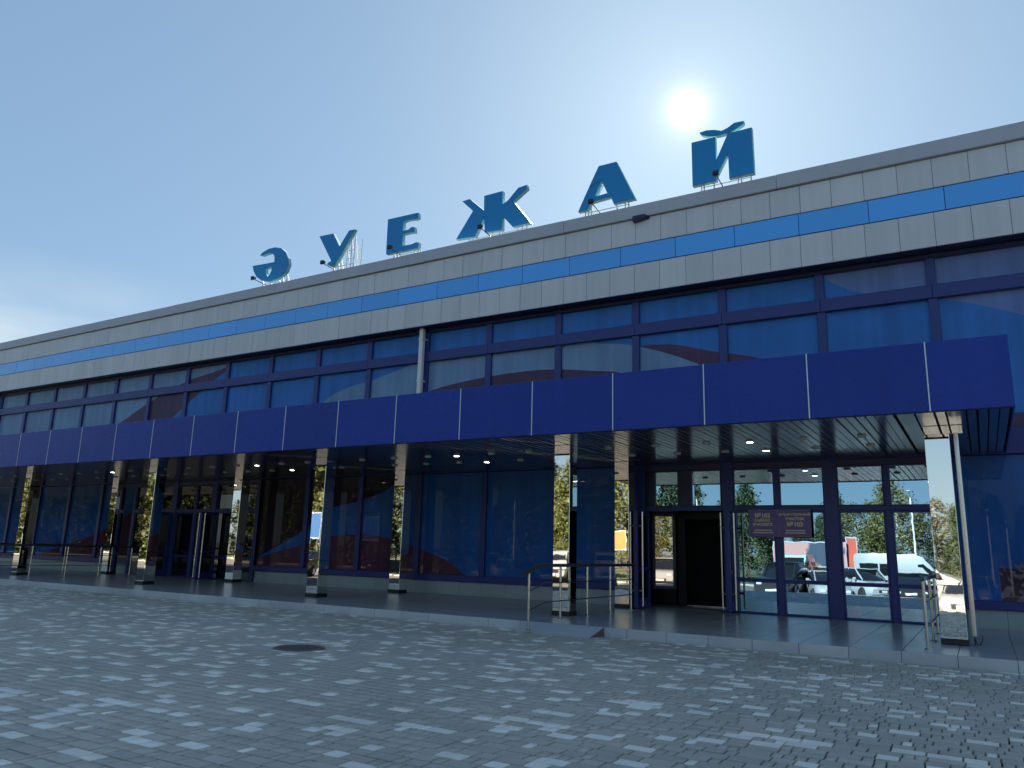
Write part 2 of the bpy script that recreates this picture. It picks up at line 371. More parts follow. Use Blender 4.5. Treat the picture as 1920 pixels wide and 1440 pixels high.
G = 7.8                       # structural grid
YK, YF, YC, YB, YW, YP = 14.45, 14.5, 16.2, 19.8, 20.87, 20.29   # kerb, fascia, front columns, back columns, glass wall, parapet
K = 0.18                      # platform height
ZS = 4.075                    # soffit
XL, XR = -49.5, 4.2           # building ends
MUL0 = -0.55; MP = 2.6        # mullion grid
kw = 0.966
WX = lambda x: x*kw
WZ = lambda z: H+(z-H)*kw

# ------------------------------------------------------------------ ground
def gz(y):
    return -0.05 if y >= 1.0 else (-0.05-(1.0-y)/9.0*1.0 if y > -8 else -1.05)
ys = [4000, 60, YK+0.1, 1.0, -2, -5, -8, -60, -4000]; xs = [-4000, -160, -60, 20, 160, 4000]
mb = MB()
V = [(x, y, gz(y)-0.03) for y in ys for x in xs]; nx = len(xs)
mb.add(V, [(j*nx+i, (j+1)*nx+i, (j+1)*nx+i+1, j*nx+i+1) for j in range(len(ys)-1) for i in range(nx-1)])
tag(mb.build('ground', M['earth']), 'bare sunlit ground around the terminal and its car park', 'ground', kind='structure')
# paved forecourt: bed of dark joint sand, pavers laid in it
mb = MB()
yy_ = [YK+0.02, 1.0, -2, -5, -8]
V = [(x, y, gz(y)) for y in yy_ for x in (-56, 14)]
mb.add(V, [(2*j, 2*j+2, 2*j+3, 2*j+1) for j in range(len(yy_)-1)])
paving = mb.build('paving', M['joint_sand']); tag(paving, 'forecourt paved in grey and pale concrete blocks', 'paving', kind='structure')
mb = MB(); mb.add([(-160, -8, -1.04), (-160, -34, -1.04), (60, -34, -1.04), (60, -8, -1.04)], [(0, 1, 2, 3)])
tag(mb.build('car_park', M['asphalt']), 'asphalt car park facing the terminal', 'car park', kind='structure')
mb = MB(); mb.add([(-160, -34.2, -1.0), (-160, -90, -1.0), (60, -90, -1.0), (60, -34.2, -1.0)], [(0, 1, 2, 3)])
tag(mb.build('lawn', M['grass']), 'dry grass under the trees beyond the car park', 'grass', kind='structure')
kb = MB(); kb.box(-160, 60, -34.2, -34.0, -1.1, -0.9, 0.02); tag(kb.build('kerb', M['conc']), 'concrete kerb between car park and grass', 'kerb', kind='structure')
kb = MB(); kb.box(-160, 60, -8.1, -7.9, -1.1, -0.93, 0.02); tag(kb.build('kerb', M['conc']), 'concrete kerb between forecourt and car park', 'kerb', kind='structure')

PITCHY = 0.165; LENS = [0.256, 0.166, 0.076]; GAP = 0.017
def paver_mb(L, x=0, y=0, z=0, d=PITCHY-GAP, m=None):
    m = m or MB(); e = 0.003; t = 0.004
    m.add([(x+e,y+e,z),(x+L-e,y+e,z),(x+L-e,y+d-e,z),(x+e,y+d-e,z),(x,y,z-t),(x+L,y,z-t),(x+L,y+d,z-t),(x,y+d,z-t),
           (x,y,z-0.045),(x+L,y,z-0.045),(x+L,y+d,z-0.045),(x,y+d,z-0.045)],
          [(0,1,2,3),(4,5,1,0),(5,6,2,1),(6,7,3,2),(7,4,0,3),(8,9,5,4),(9,10,6,5),(10,11,7,6),(11,8,4,7)])
    return m
def project(p):
    v = Vector(p)-Vector((0, 0, H)); zz = v.dot(fw)
    if zz <= 0.1: return None
    return 960+FPX*v.dot(r2)/zz, 720-FPX*v.dot(u2)/zz, zz
pav = []
MHX, MHY, MHR = -9.42, 9.27, 0.35
nrows = int((YK-1.2)/PITCHY)
for r in range(nrows):
    y = YK-0.02-(r+1)*PITCHY
    xr = 3.5+0.25*y; xl = -(y*2.15+5.0)
    x = xl+rng.random()*0.3; prev = 0.0
    rl = rng.integers(0, 3, 2000); rp = rng.random(2000); i = 0
    while x < xr:
        L = LENS[rl[i]]
        if not (math.hypot(x+L/2-MHX, y+PITCHY/2-MHY) < MHR+0.01):
            pale = rp[i] < (0.22 if prev else 0.155)
            prev = pale
            pav.append((x, y, L, pale, rl[i]))
        x += L+GAP; i += 1
scored = []
for i, (x, y, L, pale, k) in enumerate(pav):
    q = project((x+L/2, y+PITCHY/2, 0))
    if q and 0 <= q[0] <= 1920 and 0 <= q[1] <= 1445: scored.append((L*y/q[2]**3, i))
scored.sort(reverse=True); near = {i for _, i in scored[:300]}
pm = {}
for k, L in enumerate(LENS):
    for pale in (False, True):
        pm[k, pale] = paver_mb(L).mesh('paver', M['paver_pale' if pale else 'paver_grey'])
tmpl = {k: paver_mb(L) for k, L in enumerate(LENS)}
VV, FF, MI, TN = [], [], [], []
for i, (x, y, L, pale, k) in enumerate(pav):
    dz = float(rng.normal(0, 0.0014))
    if i in near: inst('paver', pm[k, pale], paving, (x, y, dz)); continue
    o = len(VV)*12
    VV.append(np.array(tmpl[k].v)+np.array((x, y, dz))); FF.append(np.array(tmpl[k].f)+o); MI.append(np.full(9, int(pale))); TN.append(np.full(9, rng.random()))
VV = np.concatenate(VV)*S; FF = np.concatenate(FF); MI = np.concatenate(MI); TN = np.concatenate(TN)
me = bpy.data.meshes.new('paver_field'); me.vertices.add(len(VV)); me.vertices.foreach_set('co', VV.ravel())
me.loops.add(FF.size); me.loops.foreach_set('vertex_index', FF.ravel()); me.polygons.add(len(FF))
me.polygons.foreach_set('loop_start', np.arange(len(FF))*4)
me.materials.append(M['pavers_grey']); me.materials.append(M['pavers_pale']); me.polygons.foreach_set('material_index', MI)
at = me.attributes.new('tone', 'FLOAT', 'FACE'); at.data.foreach_set('value', TN.astype(np.float32)); me.update(); me.validate()
pf = bpy.data.objects.new('paver_field', me); COL.objects.link(pf); pf.parent = paving; pf['kind'] = 'stuff'

# manhole
mh = thing('manhole_cover', 'round dark iron manhole cover set in the paving', 'manhole', (MHX, MHY, 0))
MB().lathe([(MHR+0.05, -0.06), (MHR+0.05, 0.010), (MHR-0.01, 0.010), (MHR-0.01, -0.02), (MHR-0.012, -0.06)], (MHX, MHY, 0), n=40).build('rim', M['iron'], mh)
m = MB().lathe([(MHR-0.022, -0.05), (MHR-0.022, 0.007), (0.05, 0.008)], (MHX, MHY, 0), n=40)
for a in range(-5, 6):
    w = math.sqrt(max(0, (MHR-0.06)**2-(a*0.062)**2)); m.box(MHX-w, MHX+w, MHY+a*0.062-0.014, MHY+a*0.062+0.014, 0.0, 0.015)
m.build('lid', M['iron'], mh)

# ------------------------------------------------------------------ platform with kerb and ramps
mb = MB(); mb.box(-56, 14, YK+0.03, YW+0.6, -0.3, K-0.02)
platform = mb.build('platform', M['grout']); tag(platform, 'low tiled platform along the terminal front', 'platform', kind='structure')
TP = 0.79
RAMPS = [(-8.30, -6.50), (-32.4, -30.9)]
km = MB().box(0.004, TP-0.004, 0, 0.028, -0.03, K-0.008, 0.004).mesh('kerb_tile', M['kerb_tile'])
nt = MB().box(0.004, TP-0.004, 0.0, TP-0.008, K-0.02, K, 0.003).mesh('floor_tile', M['floor_tile'])
rest = MB()
x = -56.0+0.2
i = 0
while x < 13:
    inst('kerb_tile', km, platform, (x, YK, 0))
    for j in range(8):
        y = YK+0.004+j*TP
        if -13.5 < x < 2.5: inst('floor_tile', nt, platform, (x, y, 0))
        else: rest.box(x+0.004, x+TP-0.004, y, y+TP-0.008, K-0.02, K, 0.003)
    x += TP
rest.build('tile_field', M['floor_tile_f'], platform)['kind'] = 'stuff'
for (xa, xb) in RAMPS:
    mb = MB(); y0 = YK-0.42
    mb.add([(xa, y0, 0.004), (xb-0.12, y0, 0.004), (xb, YK-0.002, K), (xa, YK-0.002, K), (xa, y0, -0.1), (xb-0.12, y0, -0.1), (xb, YK-0.002, -0.1), (xa, YK-0.002, -0.1)],
           [(0,1,2,3),(4,7,6,5),(0,4,5,1),(2,6,7,3)])
    mb.add([(xa, YK-0.001, K+0.003), (xb, YK-0.001, K+0.003), (xb, YK+0.035, K+0.003), (xa, YK+0.035, K+0.003)], [(0, 1, 2, 3)])
    mb.cur = 1; mb.add([(xb-0.12, y0, 0.004), (xb-0.12, y0, -0.1), (xb, YK-0.002, -0.1), (xb, YK-0.002, K), (xa, YK-0.002, K), (xa, YK-0.002, -0.1), (xa, y0, -0.1), (xa, y0, 0.004)], [(0, 1, 2, 3), (4, 5, 6, 7)])
    tag(mb.build('ramp', [M['ramp_tile'], M['ramp_side']]), 'short tiled ramp up to the platform %s' % ('by the handrail nearest the entrance' if xa > -20 else 'at the far end of the kerb'), 'ramp', kind='structure')

# ------------------------------------------------------------------ terminal building
bld = thing('terminal_building', 'long low airport terminal clad in blue glazing with a grey panelled parapet', 'building', (0, YW, 0))
# parapet
Z_CT, Z_CB, Z_B1, Z_B2, Z_PB = WZ(12.23), WZ(11.75), WZ(10.92), WZ(10.285), WZ(9.36)
mb = MB(); mb.box(XL, XR, YP+0.03, YP+0.3, Z_PB+0.01, Z_CT-0.05); mb.box(XL, XR, YP+0.3, YW+14, Z_CT-0.9, Z_CT-0.7)
mb.build('parapet_wall', M['dark_gap'], bld)
# sheet-metal cap in lengths, proud of the panels
x = XL; k = 0
while x < XR:
    x2 = min(x+6.5, XR); mb = MB(); dy = 0.004*(k % 2)
    mb.box(x, x2-0.006, YP-0.09-dy, YP+0.30, Z_CB+0.012, Z_CT-0.05+dy, 0.012); mb.build('parapet_cap', M['cap_metal'], bld); x = x2; k += 1
def row(name, pitch, off, z0, z1, m, g=0.009):
    me = MB().box(g/2, pitch-g/2, YP, YP+0.029, z0+g/2, z1-g/2, 0.006).mesh(name, m)
    x = off-math.ceil((off-XL)/pitch)*pitch
    while x+pitch <= XR+0.01:
        if x > XL-0.01:
            o = inst(name, me, bld, (x, 0, 0)); o.location.y += float(rng.normal(0, 0.0015))
        x += pitch
row('grey_panel', 0.782, -1.09, Z_B1+0.012, Z_CB, M['grey_panel'])
row('blue_panel', 1.705, -1.797, Z_B2, Z_B1, M['blue_panel'], 0.012)
row('grey_panel', 0.782, -1.14, Z_PB, Z_B2-0.012, M['grey_panel'])
mb = MB(); mb.box(XL, XR, YP+0.031, YW+0.3, Z_PB, Z_PB+0.04); mb.build('overhang_soffit', M['frame_dark'], bld)
# roof and hidden walls
mb = MB(); mb.box(XL, XR, YW+0.35, YW+14, 0.0, Z_PB+0.9); mb.box(XL, XL+0.3, YP+0.05, YW+14, Z_PB, Z_CT-0.05)
mb = MB()
VX = (-8.75, WX(-5.9)); VY = YW+2.6; VZ = WZ(2.9)      # the open doorway leads into a dark lobby
L3 = (WX(-27.35), WX(-24.72))
core = MB()
for (a, b) in ((XL, VX[0]), (VX[1], XR)): core.box(a, b, YW+0.09, YW+14, -0.1, Z_PB+0.05)
for (a, b) in (VX,):
    core.box(a+0.001, b-0.001, YW+0.12, YW+14, VZ, Z_PB+0.049); core.box(a+0.001, b-0.001, VY, YW+14, -0.1, VZ-0.001)
core.build('core_wall', M['interior'], bld)
for (a, b) in (VX,):
    MB().box(a+0.002, b-0.002, YW+0.1, VY-0.01, 0.0, K-0.004).build('lobby_floor', M['floor_tile'], bld)
# glazing grid
ZU = (WZ(4.77), WZ(8.16), WZ(8.515), WZ(9.24))
mull = [MUL0-MP*k for k in range(-1, 19)]
xs_m = sorted([x for x in mull if XL < x < XR])
edges = [XL]+xs_m+[XR]
for x in xs_m:
    MB().box(x-0.11, x+0.11, YW-0.10, YW+0.08, ZU[0], Z_PB, 0.01).build('mullion', M['frame_blue'], bld, (x, YW, ZU[0]))
for a, b in zip(edges[:-1], edges[1:]):
    MB().box(a, b-0.003, YW-0.15, YW+0.07, ZU[1], ZU[2], 0.012).build('transom', M['frame_blue'], bld, (a, YW, ZU[1]))
    MB().box(a, b-0.003, YW-0.13, YW+0.07, ZU[3], Z_PB-0.002, 0.01).build('transom', M['frame_dark'], bld, (a, YW, ZU[3]))  # header rail: darker frame colour stands in for the shade under the overhang
    MB().box(a, b-0.003, YW-0.14, YW+0.07, WZ(4.135), ZU[0], 0.012).build('transom', M['frame_blue'], bld, (a, YW, 4.0))
    for z0, z1 in ((ZU[0], ZU[1]), (ZU[2], ZU[3])):
        MB().box(a+0.10, b-0.10, YW, YW+0.03, z0-0.01, z1+0.01).build('window_pane', M['film'], bld, (a, YW, z0))
# ground floor: film windows except at the two entrances
Zs0, Zs1, Zg = WZ(0.55), WZ(0.757), WZ(4.11)
ENT = (MUL0-3*MP, MUL0)                       # right entrance bays
LENT = (MUL0-12*MP, MUL0-9*MP)                # left entrance bays
def in_ent(a, b): return any(a > e[0]-0.05 and b < e[1]+0.05 for e in (ENT, LENT))
pt = MB().box(0.003, 0.777, YW-0.03, YW+0.06, K-0.02, Zs0-0.004, 0.003).mesh('plinth_tile', M['plinth_tile'])
for a, b in zip(edges[:-1], edges[1:]):
    if in_ent(a, b): continue
    MB().box(a+0.085, b-0.085, YW, YW+0.03, Zs1-0.01, Zg+0.01).build('window_pane', M['film'], bld, (a, YW, Zs1))
    MB().box(a, b-0.003, YW-0.13, YW+0.07, Zs0, Zs1, 0.012).build('window_sill', M['frame_blue'], bld, (a, YW, Zs0))
    n = max(1, int(round((b-a)/0.87)))
    for q in range(n):
        w = (b-a)/n
        o = inst('plinth_tile', pt, bld, (a+q*w, 0, 0)); o.scale.x = w/0.78
    MB().box(a, b-0.002, YW-0.022, YW+0.08, K-0.05, Zs0-0.001).build('plinth_backing', M['grout'], bld, (a, YW, K))
for x in xs_m:
    if any(e[0]+0.1 < x < e[1]-0.1 for e in (ENT, LENT)): continue
    MB().box(x-0.10, x+0.10, YW-0.09, YW+0.08, K if any(abs(x-e) < 0.1 for ee in (ENT, LENT) for e in ee) else Zs1, WZ(4.135), 0.01).build('mullion', M['frame_blue'], bld, (x, YW, K))
# rainwater pipes between parapet and canopy
for x in (WX(-16.77), WX(-46.65)):
    m = MB(); m.box(x-0.085, x+0.085, YW-0.36, YW-0.2, 4.9, Z_PB-0.002, 0.02)
    for z in (5.6, 7.2, 8.7): m.box(x-0.10, x+0.10, YW-0.37, YW-0.1, z, z+0.05)
    m.build('rain_pipe', M['white_metal'], bld, (x, YW, 5))
# small dark box under the cap
b0, b1 = px2plane(1188, 404, 20.2), px2plane(1216, 404, 20.2)
vb = MB(); vb.add([(b0[0], 20.1, Z_CB-0.13), (b1[0]-0.1, 20.1, Z_CB-0.07), (b1[0], YP-0.001, Z_CB-0.07), (b0[0], YP-0.001, Z_CB-0.13),
                   (b0[0], 20.1, Z_CB+0.03), (b1[0]-0.1, 20.1, Z_CB+0.03), (b1[0], YP-0.001, Z_CB+0.03), (b0[0], YP-0.001, Z_CB+0.03)],
                  [(3,2,1,0),(4,5,6,7),(0,1,5,4),(1,2,6,5),(2,3,7,6),(3,0,4,7)])
wb = vb.build('wall_box', M['frame_dark'], None, (b0[0], YP, Z_CB)); tag(wb, 'small dark wedge-shaped box fixed under the parapet cap', 'fixture')

# ------------------------------------------------------------------ entrances
def pane_frame(parent, x0, x1, z0, z1, y, glass, fr=0.05, dep=0.10, name='glazing', fm='frame_blue'):
    """a framed light: four rails and a pane set back in them"""
    m = MB(); m.box(x0, x1, y-dep/2, y+dep/2, z1-fr, z1, 0.006); m.box(x0, x1, y-dep/2, y+dep/2, z0, z0+fr, 0.006)
    m.box(x0, x0+fr, y-dep/2, y+dep/2, z0+fr, z1-fr, 0.006); m.box(x1-fr, x1, y-dep/2, y+dep/2, z0+fr, z1-fr, 0.006)
    f = m.build('window_frame', M[fm], parent, (x0, y, z0))
    MB().box(x0+fr-0.005, x1-fr+0.005, y-0.012, y+0.012, z0+fr-0.005, z1-fr+0.005).build('pane', M[glass], f, (x0, y, z0))
    return f
def leaf(x, y0, y1, z0, z1, side):
    """a door leaf folded open square to the wall, with a long bar handle on both faces"""
    d = bpy.data.objects.new('door', None); COL.objects.link(d); d.parent = bld; d['_o'] = (x, y1, z0)
    d.location = (Vector((x, y1, z0))-Vector(bld['_o']))*S
    m = MB(); t = 0.055; w = 0.12
    m.box(x-t, x+t, y0, y0+w, z0, z1, 0.008); m.box(x-t, x+t, y1-w, y1, z0, z1, 0.008)
    m.box(x-t, x+t, y0+w, y1-w, z1-w, z1, 0.008); m.box(x-t, x+t, y0+w, y1-w, z0, z0+0.26, 0.008); m.box(x-t, x+t, y0+w, y1-w, z0+0.95, z0+1.05, 0.008)
    m.build('door_frame', M['frame_blue'], d)
    MB().box(x-0.014, x+0.014, y0+w-0.01, y1-w+0.01, z0+0.25, z1-w+0.01).build('pane', M['door_glass'], d)
    for s in (-1, 1):
        hx = x+s*(t+0.115); m = MB(); hy = y0+0.07
        m.tube([(hx, hy, z0+0.06), (hx, hy, z1-0.05)], 0.028, 10)
        for z in (z0+0.45, z1-0.42): m.tube([(x+s*t, hy, z), (hx, hy, z)], 0.032, 8)
        m.build('handle', M['steel'], d, smooth=True)
    return d
ZT0, ZT1, ZH = WZ(2.82), WZ(2.95), WZ(3.965)
def fpost(x0, x1, z0=K, z1=WZ(4.135), dep=0.12, m='frame_blue'):
    MB().box(x0, x1, YW-dep, YW+0.08, z0, z1, 0.01).build('door_post', M[m], bld, (x0, YW, z0))
# right entrance
fpost(WX(-8.56), WX(-8.40)); fpost(WX(-6.106), WX(-5.809), dep=0.14); fpost(WX(-3.459), WX(-3.134), dep=0.14); fpost(WX(-0.70), WX(-0.62))
fpost(WX(-4.719), WX(-4.58), z1=ZH, dep=0.10); fpost(WX(-2.042), WX(-1.908), z1=ZH, dep=0.10)
for a, b in ((-8.40, -6.106), (-5.809, -3.459), (-3.134, -0.70)):
    MB().box(WX(a), WX(b), YW-0.11, YW+0.075, ZH, WZ(4.135)-0.002, 0.01).build('transom', M['frame_dark'], bld, (WX(a), YW, ZH))
    MB().box(WX(a), WX(b), YW-0.115, YW+0.075, ZT0, ZT1, 0.01).build('transom', M['frame_blue'], bld, (WX(a), YW, ZT0))
def lights(a, b, full=True, glass='tinted_mirror'):
    pane_frame(bld, WX(a), WX(b), ZT1, ZH, YW-0.02, glass, 0.025, 0.12)
    if full:
        pane_frame(bld, WX(a), WX(b), WZ(1.0), ZT0, YW-0.02, glass, 0.045, 0.12)
        pane_frame(bld, WX(a), WX(b), K+0.002, WZ(1.0)-0.001, YW-0.02, glass, 0.05, 0.121)
lights(-5.809, -4.719); lights(-4.58, -3.459); lights(-3.134, -2.042); lights(-1.908, -0.70)
lights(-8.10, -7.38, False); lights(-7.01, -6.15, False)
for a, b in ((-8.40, -8.10), (-7.38, -7.01), (-6.15, -6.106)):
    MB().box(WX(a), WX(b), YW-0.07, YW+0.05, ZT1, ZH).build('blank_panel', M['frame_dark'], bld, (WX(a), YW, ZT1))
leaf(-5.70, 20.38-0.02, YW-0.15, K+0.02, WZ(2.80), 1); leaf(-7.98, 19.75, YW-0.15, K+0.02, WZ(2.80), -1)
# inner doors of the lobby: a dark portal and one narrow leaf of clear glass
yi = 22.25
f = pane_frame(bld, -8.42, -7.74, 0.62, WZ(2.86), yi-0.1, 'clear_mirror', 0.09, 0.1, fm='frame_dark'); f.rotation_euler.z = math.radians(20)
MB().box(-8.42, -7.74, yi-0.045, yi+0.045, K, 0.615).build('blank_panel', M['black'], bld, (-8.2, yi, K))
MB().box(-7.66, -7.42, yi-0.05, yi+0.05, K, WZ(2.86), 0.01).build('door_post', M['black'], bld, (-7.5, yi, K))
MB().box(-7.42, -5.75, yi-0.05, yi+0.05, WZ(2.66), WZ(2.86), 0.01).build('transom', M['black'], bld, (-7.4, yi, 2.6))
MB().box(-7.42, -5.75, yi-0.06, yi+0.1, K, K+0.035).build('door_sill', M['steel'], bld, (-7.4, yi, K))
# left entrance
LX = lambda x: x
fpost(-31.75-0.08, -31.75+0.08); fpost(-29.12, -28.82, dep=0.14); fpost(-26.62, -26.32, dep=0.14); fpost(-23.95-0.06, -23.95+0.1)
fpost(-27.72, -27.58, z1=ZH, dep=0.1); fpost(-30.45, -30.31, z1=ZH, dep=0.1)
for a, b in ((-31.67, -29.12), (-28.82, -26.62), (-26.32, -24.01)):
    MB().box(a, b, YW-0.11, YW+0.075, ZH, WZ(4.135)-0.002, 0.01).build('transom', M['frame_dark'], bld, (a, YW, ZH))
    MB().box(a, b, YW-0.115, YW+0.075, ZT0, ZT1, 0.01).build('transom', M['frame_blue'], bld, (a, YW, ZT0))
def dlights(a, b, full=True):
    pane_frame(bld, a, b, ZT1, ZH, YW-0.02, 'door_glass', 0.025, 0.12)
    if full:
        pane_frame(bld, a, b, WZ(1.0), ZT0, YW-0.02, 'door_glass', 0.045, 0.12); pane_frame(bld, a, b, K+0.002, WZ(1.0)-0.001, YW-0.02, 'door_glass', 0.05, 0.121)
dlights(-31.67, -30.45); dlights(-30.31, -29.12); dlights(-28.82, -27.72); dlights(-27.58, -26.62); dlights(-26.32, -25.2); dlights(-25.1, -24.01)
fpost(-25.2, -25.1, z1=ZH, dep=0.1)
for x0, x1 in ((-28.78, -27.76), (-27.54, -26.66)):
    m = MB(); m.tube([(x0+0.05, YW-0.16, 1.17), (x1-0.05, YW-0.16, 1.17)], 0.022, 8)
    for x in (x0+0.1, x1-0.1): m.tube([(x, YW-0.16, 1.17), (x, YW-0.08, 1.17)], 0.02, 6)
    m.build('push_bar', M['steel'], bld, (x0, YW, 1.17), smooth=True)
leaf(-29.05, YW-1.15, YW-0.15, K+0.02, WZ(2.80), 1); leaf(-26.1, YW-0.95, YW-0.15, K+0.02, WZ(2.80), 1)

# polling-station board on the entrance glazing
def text_mesh(body, size, m, parent, x, y, z, align='CENTER', bold=0.0):
    c = bpy.data.curves.new('lettering', 'FONT'); c.body = body; c.size = size*S; c.align_x = align; c.extrude = 0.002; c.offset = bold*S
    t = bpy.data.objects.new('lettering', c); COL.objects.link(t); bpy.context.view_layer.update()
    me = bpy.data.meshes.new_from_object(t.evaluated_get(bpy.context.evaluated_depsgraph_get()))
    bpy.data.objects.remove(t); me.name = 'lettering'; me.materials.clear(); me.materials.append(m)
    o = bpy.data.objects.new('lettering', me); COL.objects.link(o); o.parent = parent
    base = Vector(parent['_o']); o.location = (Vector((x, y, z))-base)*S; o.rotation_euler = (math.pi/2, 0, 0)
    return o
YS = YW-0.22
sx0, sz1 = px2plane(1402, 955, YS); sx1, _ = px2plane(1519, 953, YS); _, sz0 = px2plane(1519, 1008, YS); sxm, _ = px2plane(1459, 980, YS)
sg = thing('sign_board', 'purple board with gold lettering and number 103 on the entrance glazing', 'sign', ((sx0+sx1)/2, YS, sz0))
MB().box(sx0, sx1, YS, YS+0.05, sz0, sz1, 0.008).build('board', M['sign_purple'], sg)
m = MB(); e = 0.014
for a, b, c, d in ((sx0+0.02, sx1-0.02, sz1-0.034, sz1-0.02), (sx0+0.02, sx1-0.02, sz0+0.02, sz0+0.034), (sx0+0.02, sx0+0.034, sz0+0.034, sz1-0.034), (sx1-0.034, sx1-0.02, sz0+0.034, sz1-0.034), (sxm-0.007, sxm+0.007, sz0+0.034, sz1-0.034)):
    m.box(a, b, YS-0.006, YS-0.001, c, d)
m.build('border', M['sign_edge'], sg)
w = sx1-sx0; h = sz1-sz0; xl, xr_ = (sx0+sxm)/2-0.01, (sxm+sx1)/2+0.01; yt = YS-0.004
text_mesh('№103', 0.155, M['sign_gold'], sg, xl, yt, sz1-0.21, bold=0.004)
text_mesh('САЙЛАУ', 0.095, M['sign_gold'], sg, xl, yt, sz1-0.315, bold=0.003)
text_mesh('УЧАСКЕСІ', 0.095, M['sign_gold'], sg, xl, yt, sz1-0.42, bold=0.003)
text_mesh('ИЗБИРАТЕЛЬНЫЙ', 0.085, M['sign_gold'], sg, xr_, yt, sz1-0.165, bold=0.002)
text_mesh('УЧАСТОК', 0.095, M['sign_gold'], sg, xr_, yt, sz1-0.275, bold=0.003)
text_mesh('№103', 0.155, M['sign_gold'], sg, xr_, yt, sz1-0.43, bold=0.004)
m = MB()          # two small lines too faint to read: broken strokes
for cx in (xl, xr_):
    for zz, hw in ((sz0+0.155, 0.22), (sz0+0.095, 0.25)):
        x = cx-hw
        while x < cx+hw:
            q = 0.012+0.02*rng.random(); m.box(x, x+q, yt-0.001, yt+0.003, zz, zz+0.03); x += q+0.008
m.build('small_print', M['sign_gold'], sg)

# ------------------------------------------------------------------ entrance canopy
CXL, CXR = XL+1.0, 0.626
can = thing('entrance_canopy', 'long projecting canopy with deep blue fascia panels and slatted metal soffit', 'canopy', (0, YF, ZS))
ZF1 = 5.265; FP = 1.921; F0 = -0.646*YF/16.3
mb = MB(); mb.box(CXL, CXR-0.03, YF+0.035, YW-0.2, ZS+0.06, ZF1-0.04); mb.build('canopy_core', M['dark_gap'], can)
fm = MB().box(0.006, FP-0.006, YF, YF+0.03, ZS-0.01, ZF1, 0.006).mesh('fascia_panel', M['fascia'])
tm = MB().box(-0.011, 0.011, YF-0.012, YF+0.01, ZS-0.012, ZF1+0.003, 0.003).mesh('joint_trim', M['silver'])
k = 0; x = F0
while x > CXL:
    inst('joint_trim', tm, can, (x, 0, 0)); 
    if x-FP > CXL: inst('fascia_panel', fm, can, (x-FP, 0, 0))
    x -= FP
MB().box(F0+0.006, CXR, YF, YF+0.03, ZS-0.01, ZF1, 0.006).build('fascia_panel', M['fascia'], can)
MB().box(CXR-0.03, CXR, YF+0.032, YW-0.16, ZS-0.008, ZF1-0.002, 0.006).build('fascia_panel', M['fascia'], can)
MB().box(CXL, CXR-0.04, YF+0.031, YF+0.075, ZS-0.02, ZS+0.06).build('edge_lip', M['black'], can)
SP = 0.157
sm = MB()
prof = [(0.002, 0.03), (0.009, 0.0), (SP-0.017, 0.0), (SP-0.010, 0.03)]
y0, y1 = YF+0.08, YW-0.16
sm.add([(p, y0, ZS+q) for p, q in prof]+[(p, y1, ZS+q) for p, q in prof], [(0, 4, 5, 1), (1, 5, 6, 2), (2, 6, 7, 3), (3, 7, 4, 0), (0, 1, 2, 3), (7, 6, 5, 4)])
slat_me = sm.mesh('soffit_slat', M['soffit'])
n_sl = 0; x = CXR-0.04-SP
while x > CXL and n_sl < 299:
    o = inst('soffit_slat', slat_me, can, (x, 0, 0)); o.rotation_euler.y = float(rng.normal(0, 0.002)); x -= SP; n_sl += 1
if x > CXL:
    m = MB()
    while x > CXL:
        m.add([(p+x, y, ZS+q) for y in (y0, y1) for p, q in prof], [(0, 4, 5, 1), (1, 5, 6, 2), (2, 6, 7, 3), (3, 7, 4, 0)]); x -= SP
    m.build('slat_field', M['soffit'], can)['kind'] = 'stuff'

# ------------------------------------------------------------------ columns
def column(at, label, pipe=False):
    t = thing('column', label, 'column', at, 'mirror clad columns under the canopy')
    x, y, z = at; hw, hd = 0.205, 0.20; zt = ZS-0.002
    MB().box(x-hw-0.012, x+hw+0.012, y-0.012, y+2*hd+0.012, K, K+0.10, 0.006).build('skirting', M['black'], t)
    zs = K+1.02
    c1 = MB().box(x-hw, x+hw, y, y+2*hd, K+0.10, zs-0.004, 0.006).build('cladding', M['mirror'], t, (x, y+hd, K))
    c2 = MB().box(x-hw, x+hw, y, y+2*hd, zs, zt, 0.006).build('cladding', M['mirror'], t, (x, y+hd, K))
    c1.rotation_euler = (float(rng.normal(0, 0.003)), 0, float(rng.normal(0, 0.006))); c2.rotation_euler = (0, 0, float(rng.normal(0, 0.003)))
    MB().box(x-hw+0.004, x+hw-0.004, y+0.004, y+2*hd-0.004, K+0.05, zt-0.01).build('core', M['black'], t)
    if pipe:
        px, py = x+hw+0.10, y+0.22
        m = MB(); m.tube([(px, py, K+0.16), (px, py, zt-0.16)], 0.042, 14); m.build('pipe', M['steel'], t, smooth=True)
        MB().box(x-hw-0.004, x+hw+0.22, y-0.006, y+2*hd, zt-0.16, zt-0.001, 0.006).build('capital', M['mirror'], t)
        m = MB(); a = np.linspace(0, math.pi, 9)
        m.tube([(px+0.06-0.06*math.cos(q), py-0.03, K+0.2-0.19*math.sin(q)) for q in a], 0.008, 6); m.tube([(px, py, K+0.005), (px, py, K+0.17)], 0.012, 6)
        m.build('cable', M['black'], t)
    return t
names_f = ['front column with a steel pipe beside it at the right end of the canopy', 'front mirror column standing between the handrail and the kerb by the main entrance',
           'front mirror column in the middle of the canopy showing sky and trees', 'front mirror column before the far glass doors', 'front mirror column beside the far handrail at the left end']
names_b = ['inner mirror column at the edge of the main entrance doorway', 'inner mirror column against the dark windows in the middle', 'inner mirror column right of the far glass doors', 'inner mirror column left of the far glass doors']
for k in range(5): column((-0.58-G*k, YC, K), names_f[k], k == 0)
for k in range(1, 5): column((-0.58-G*k-0.02, YB, K), names_b[k-1])

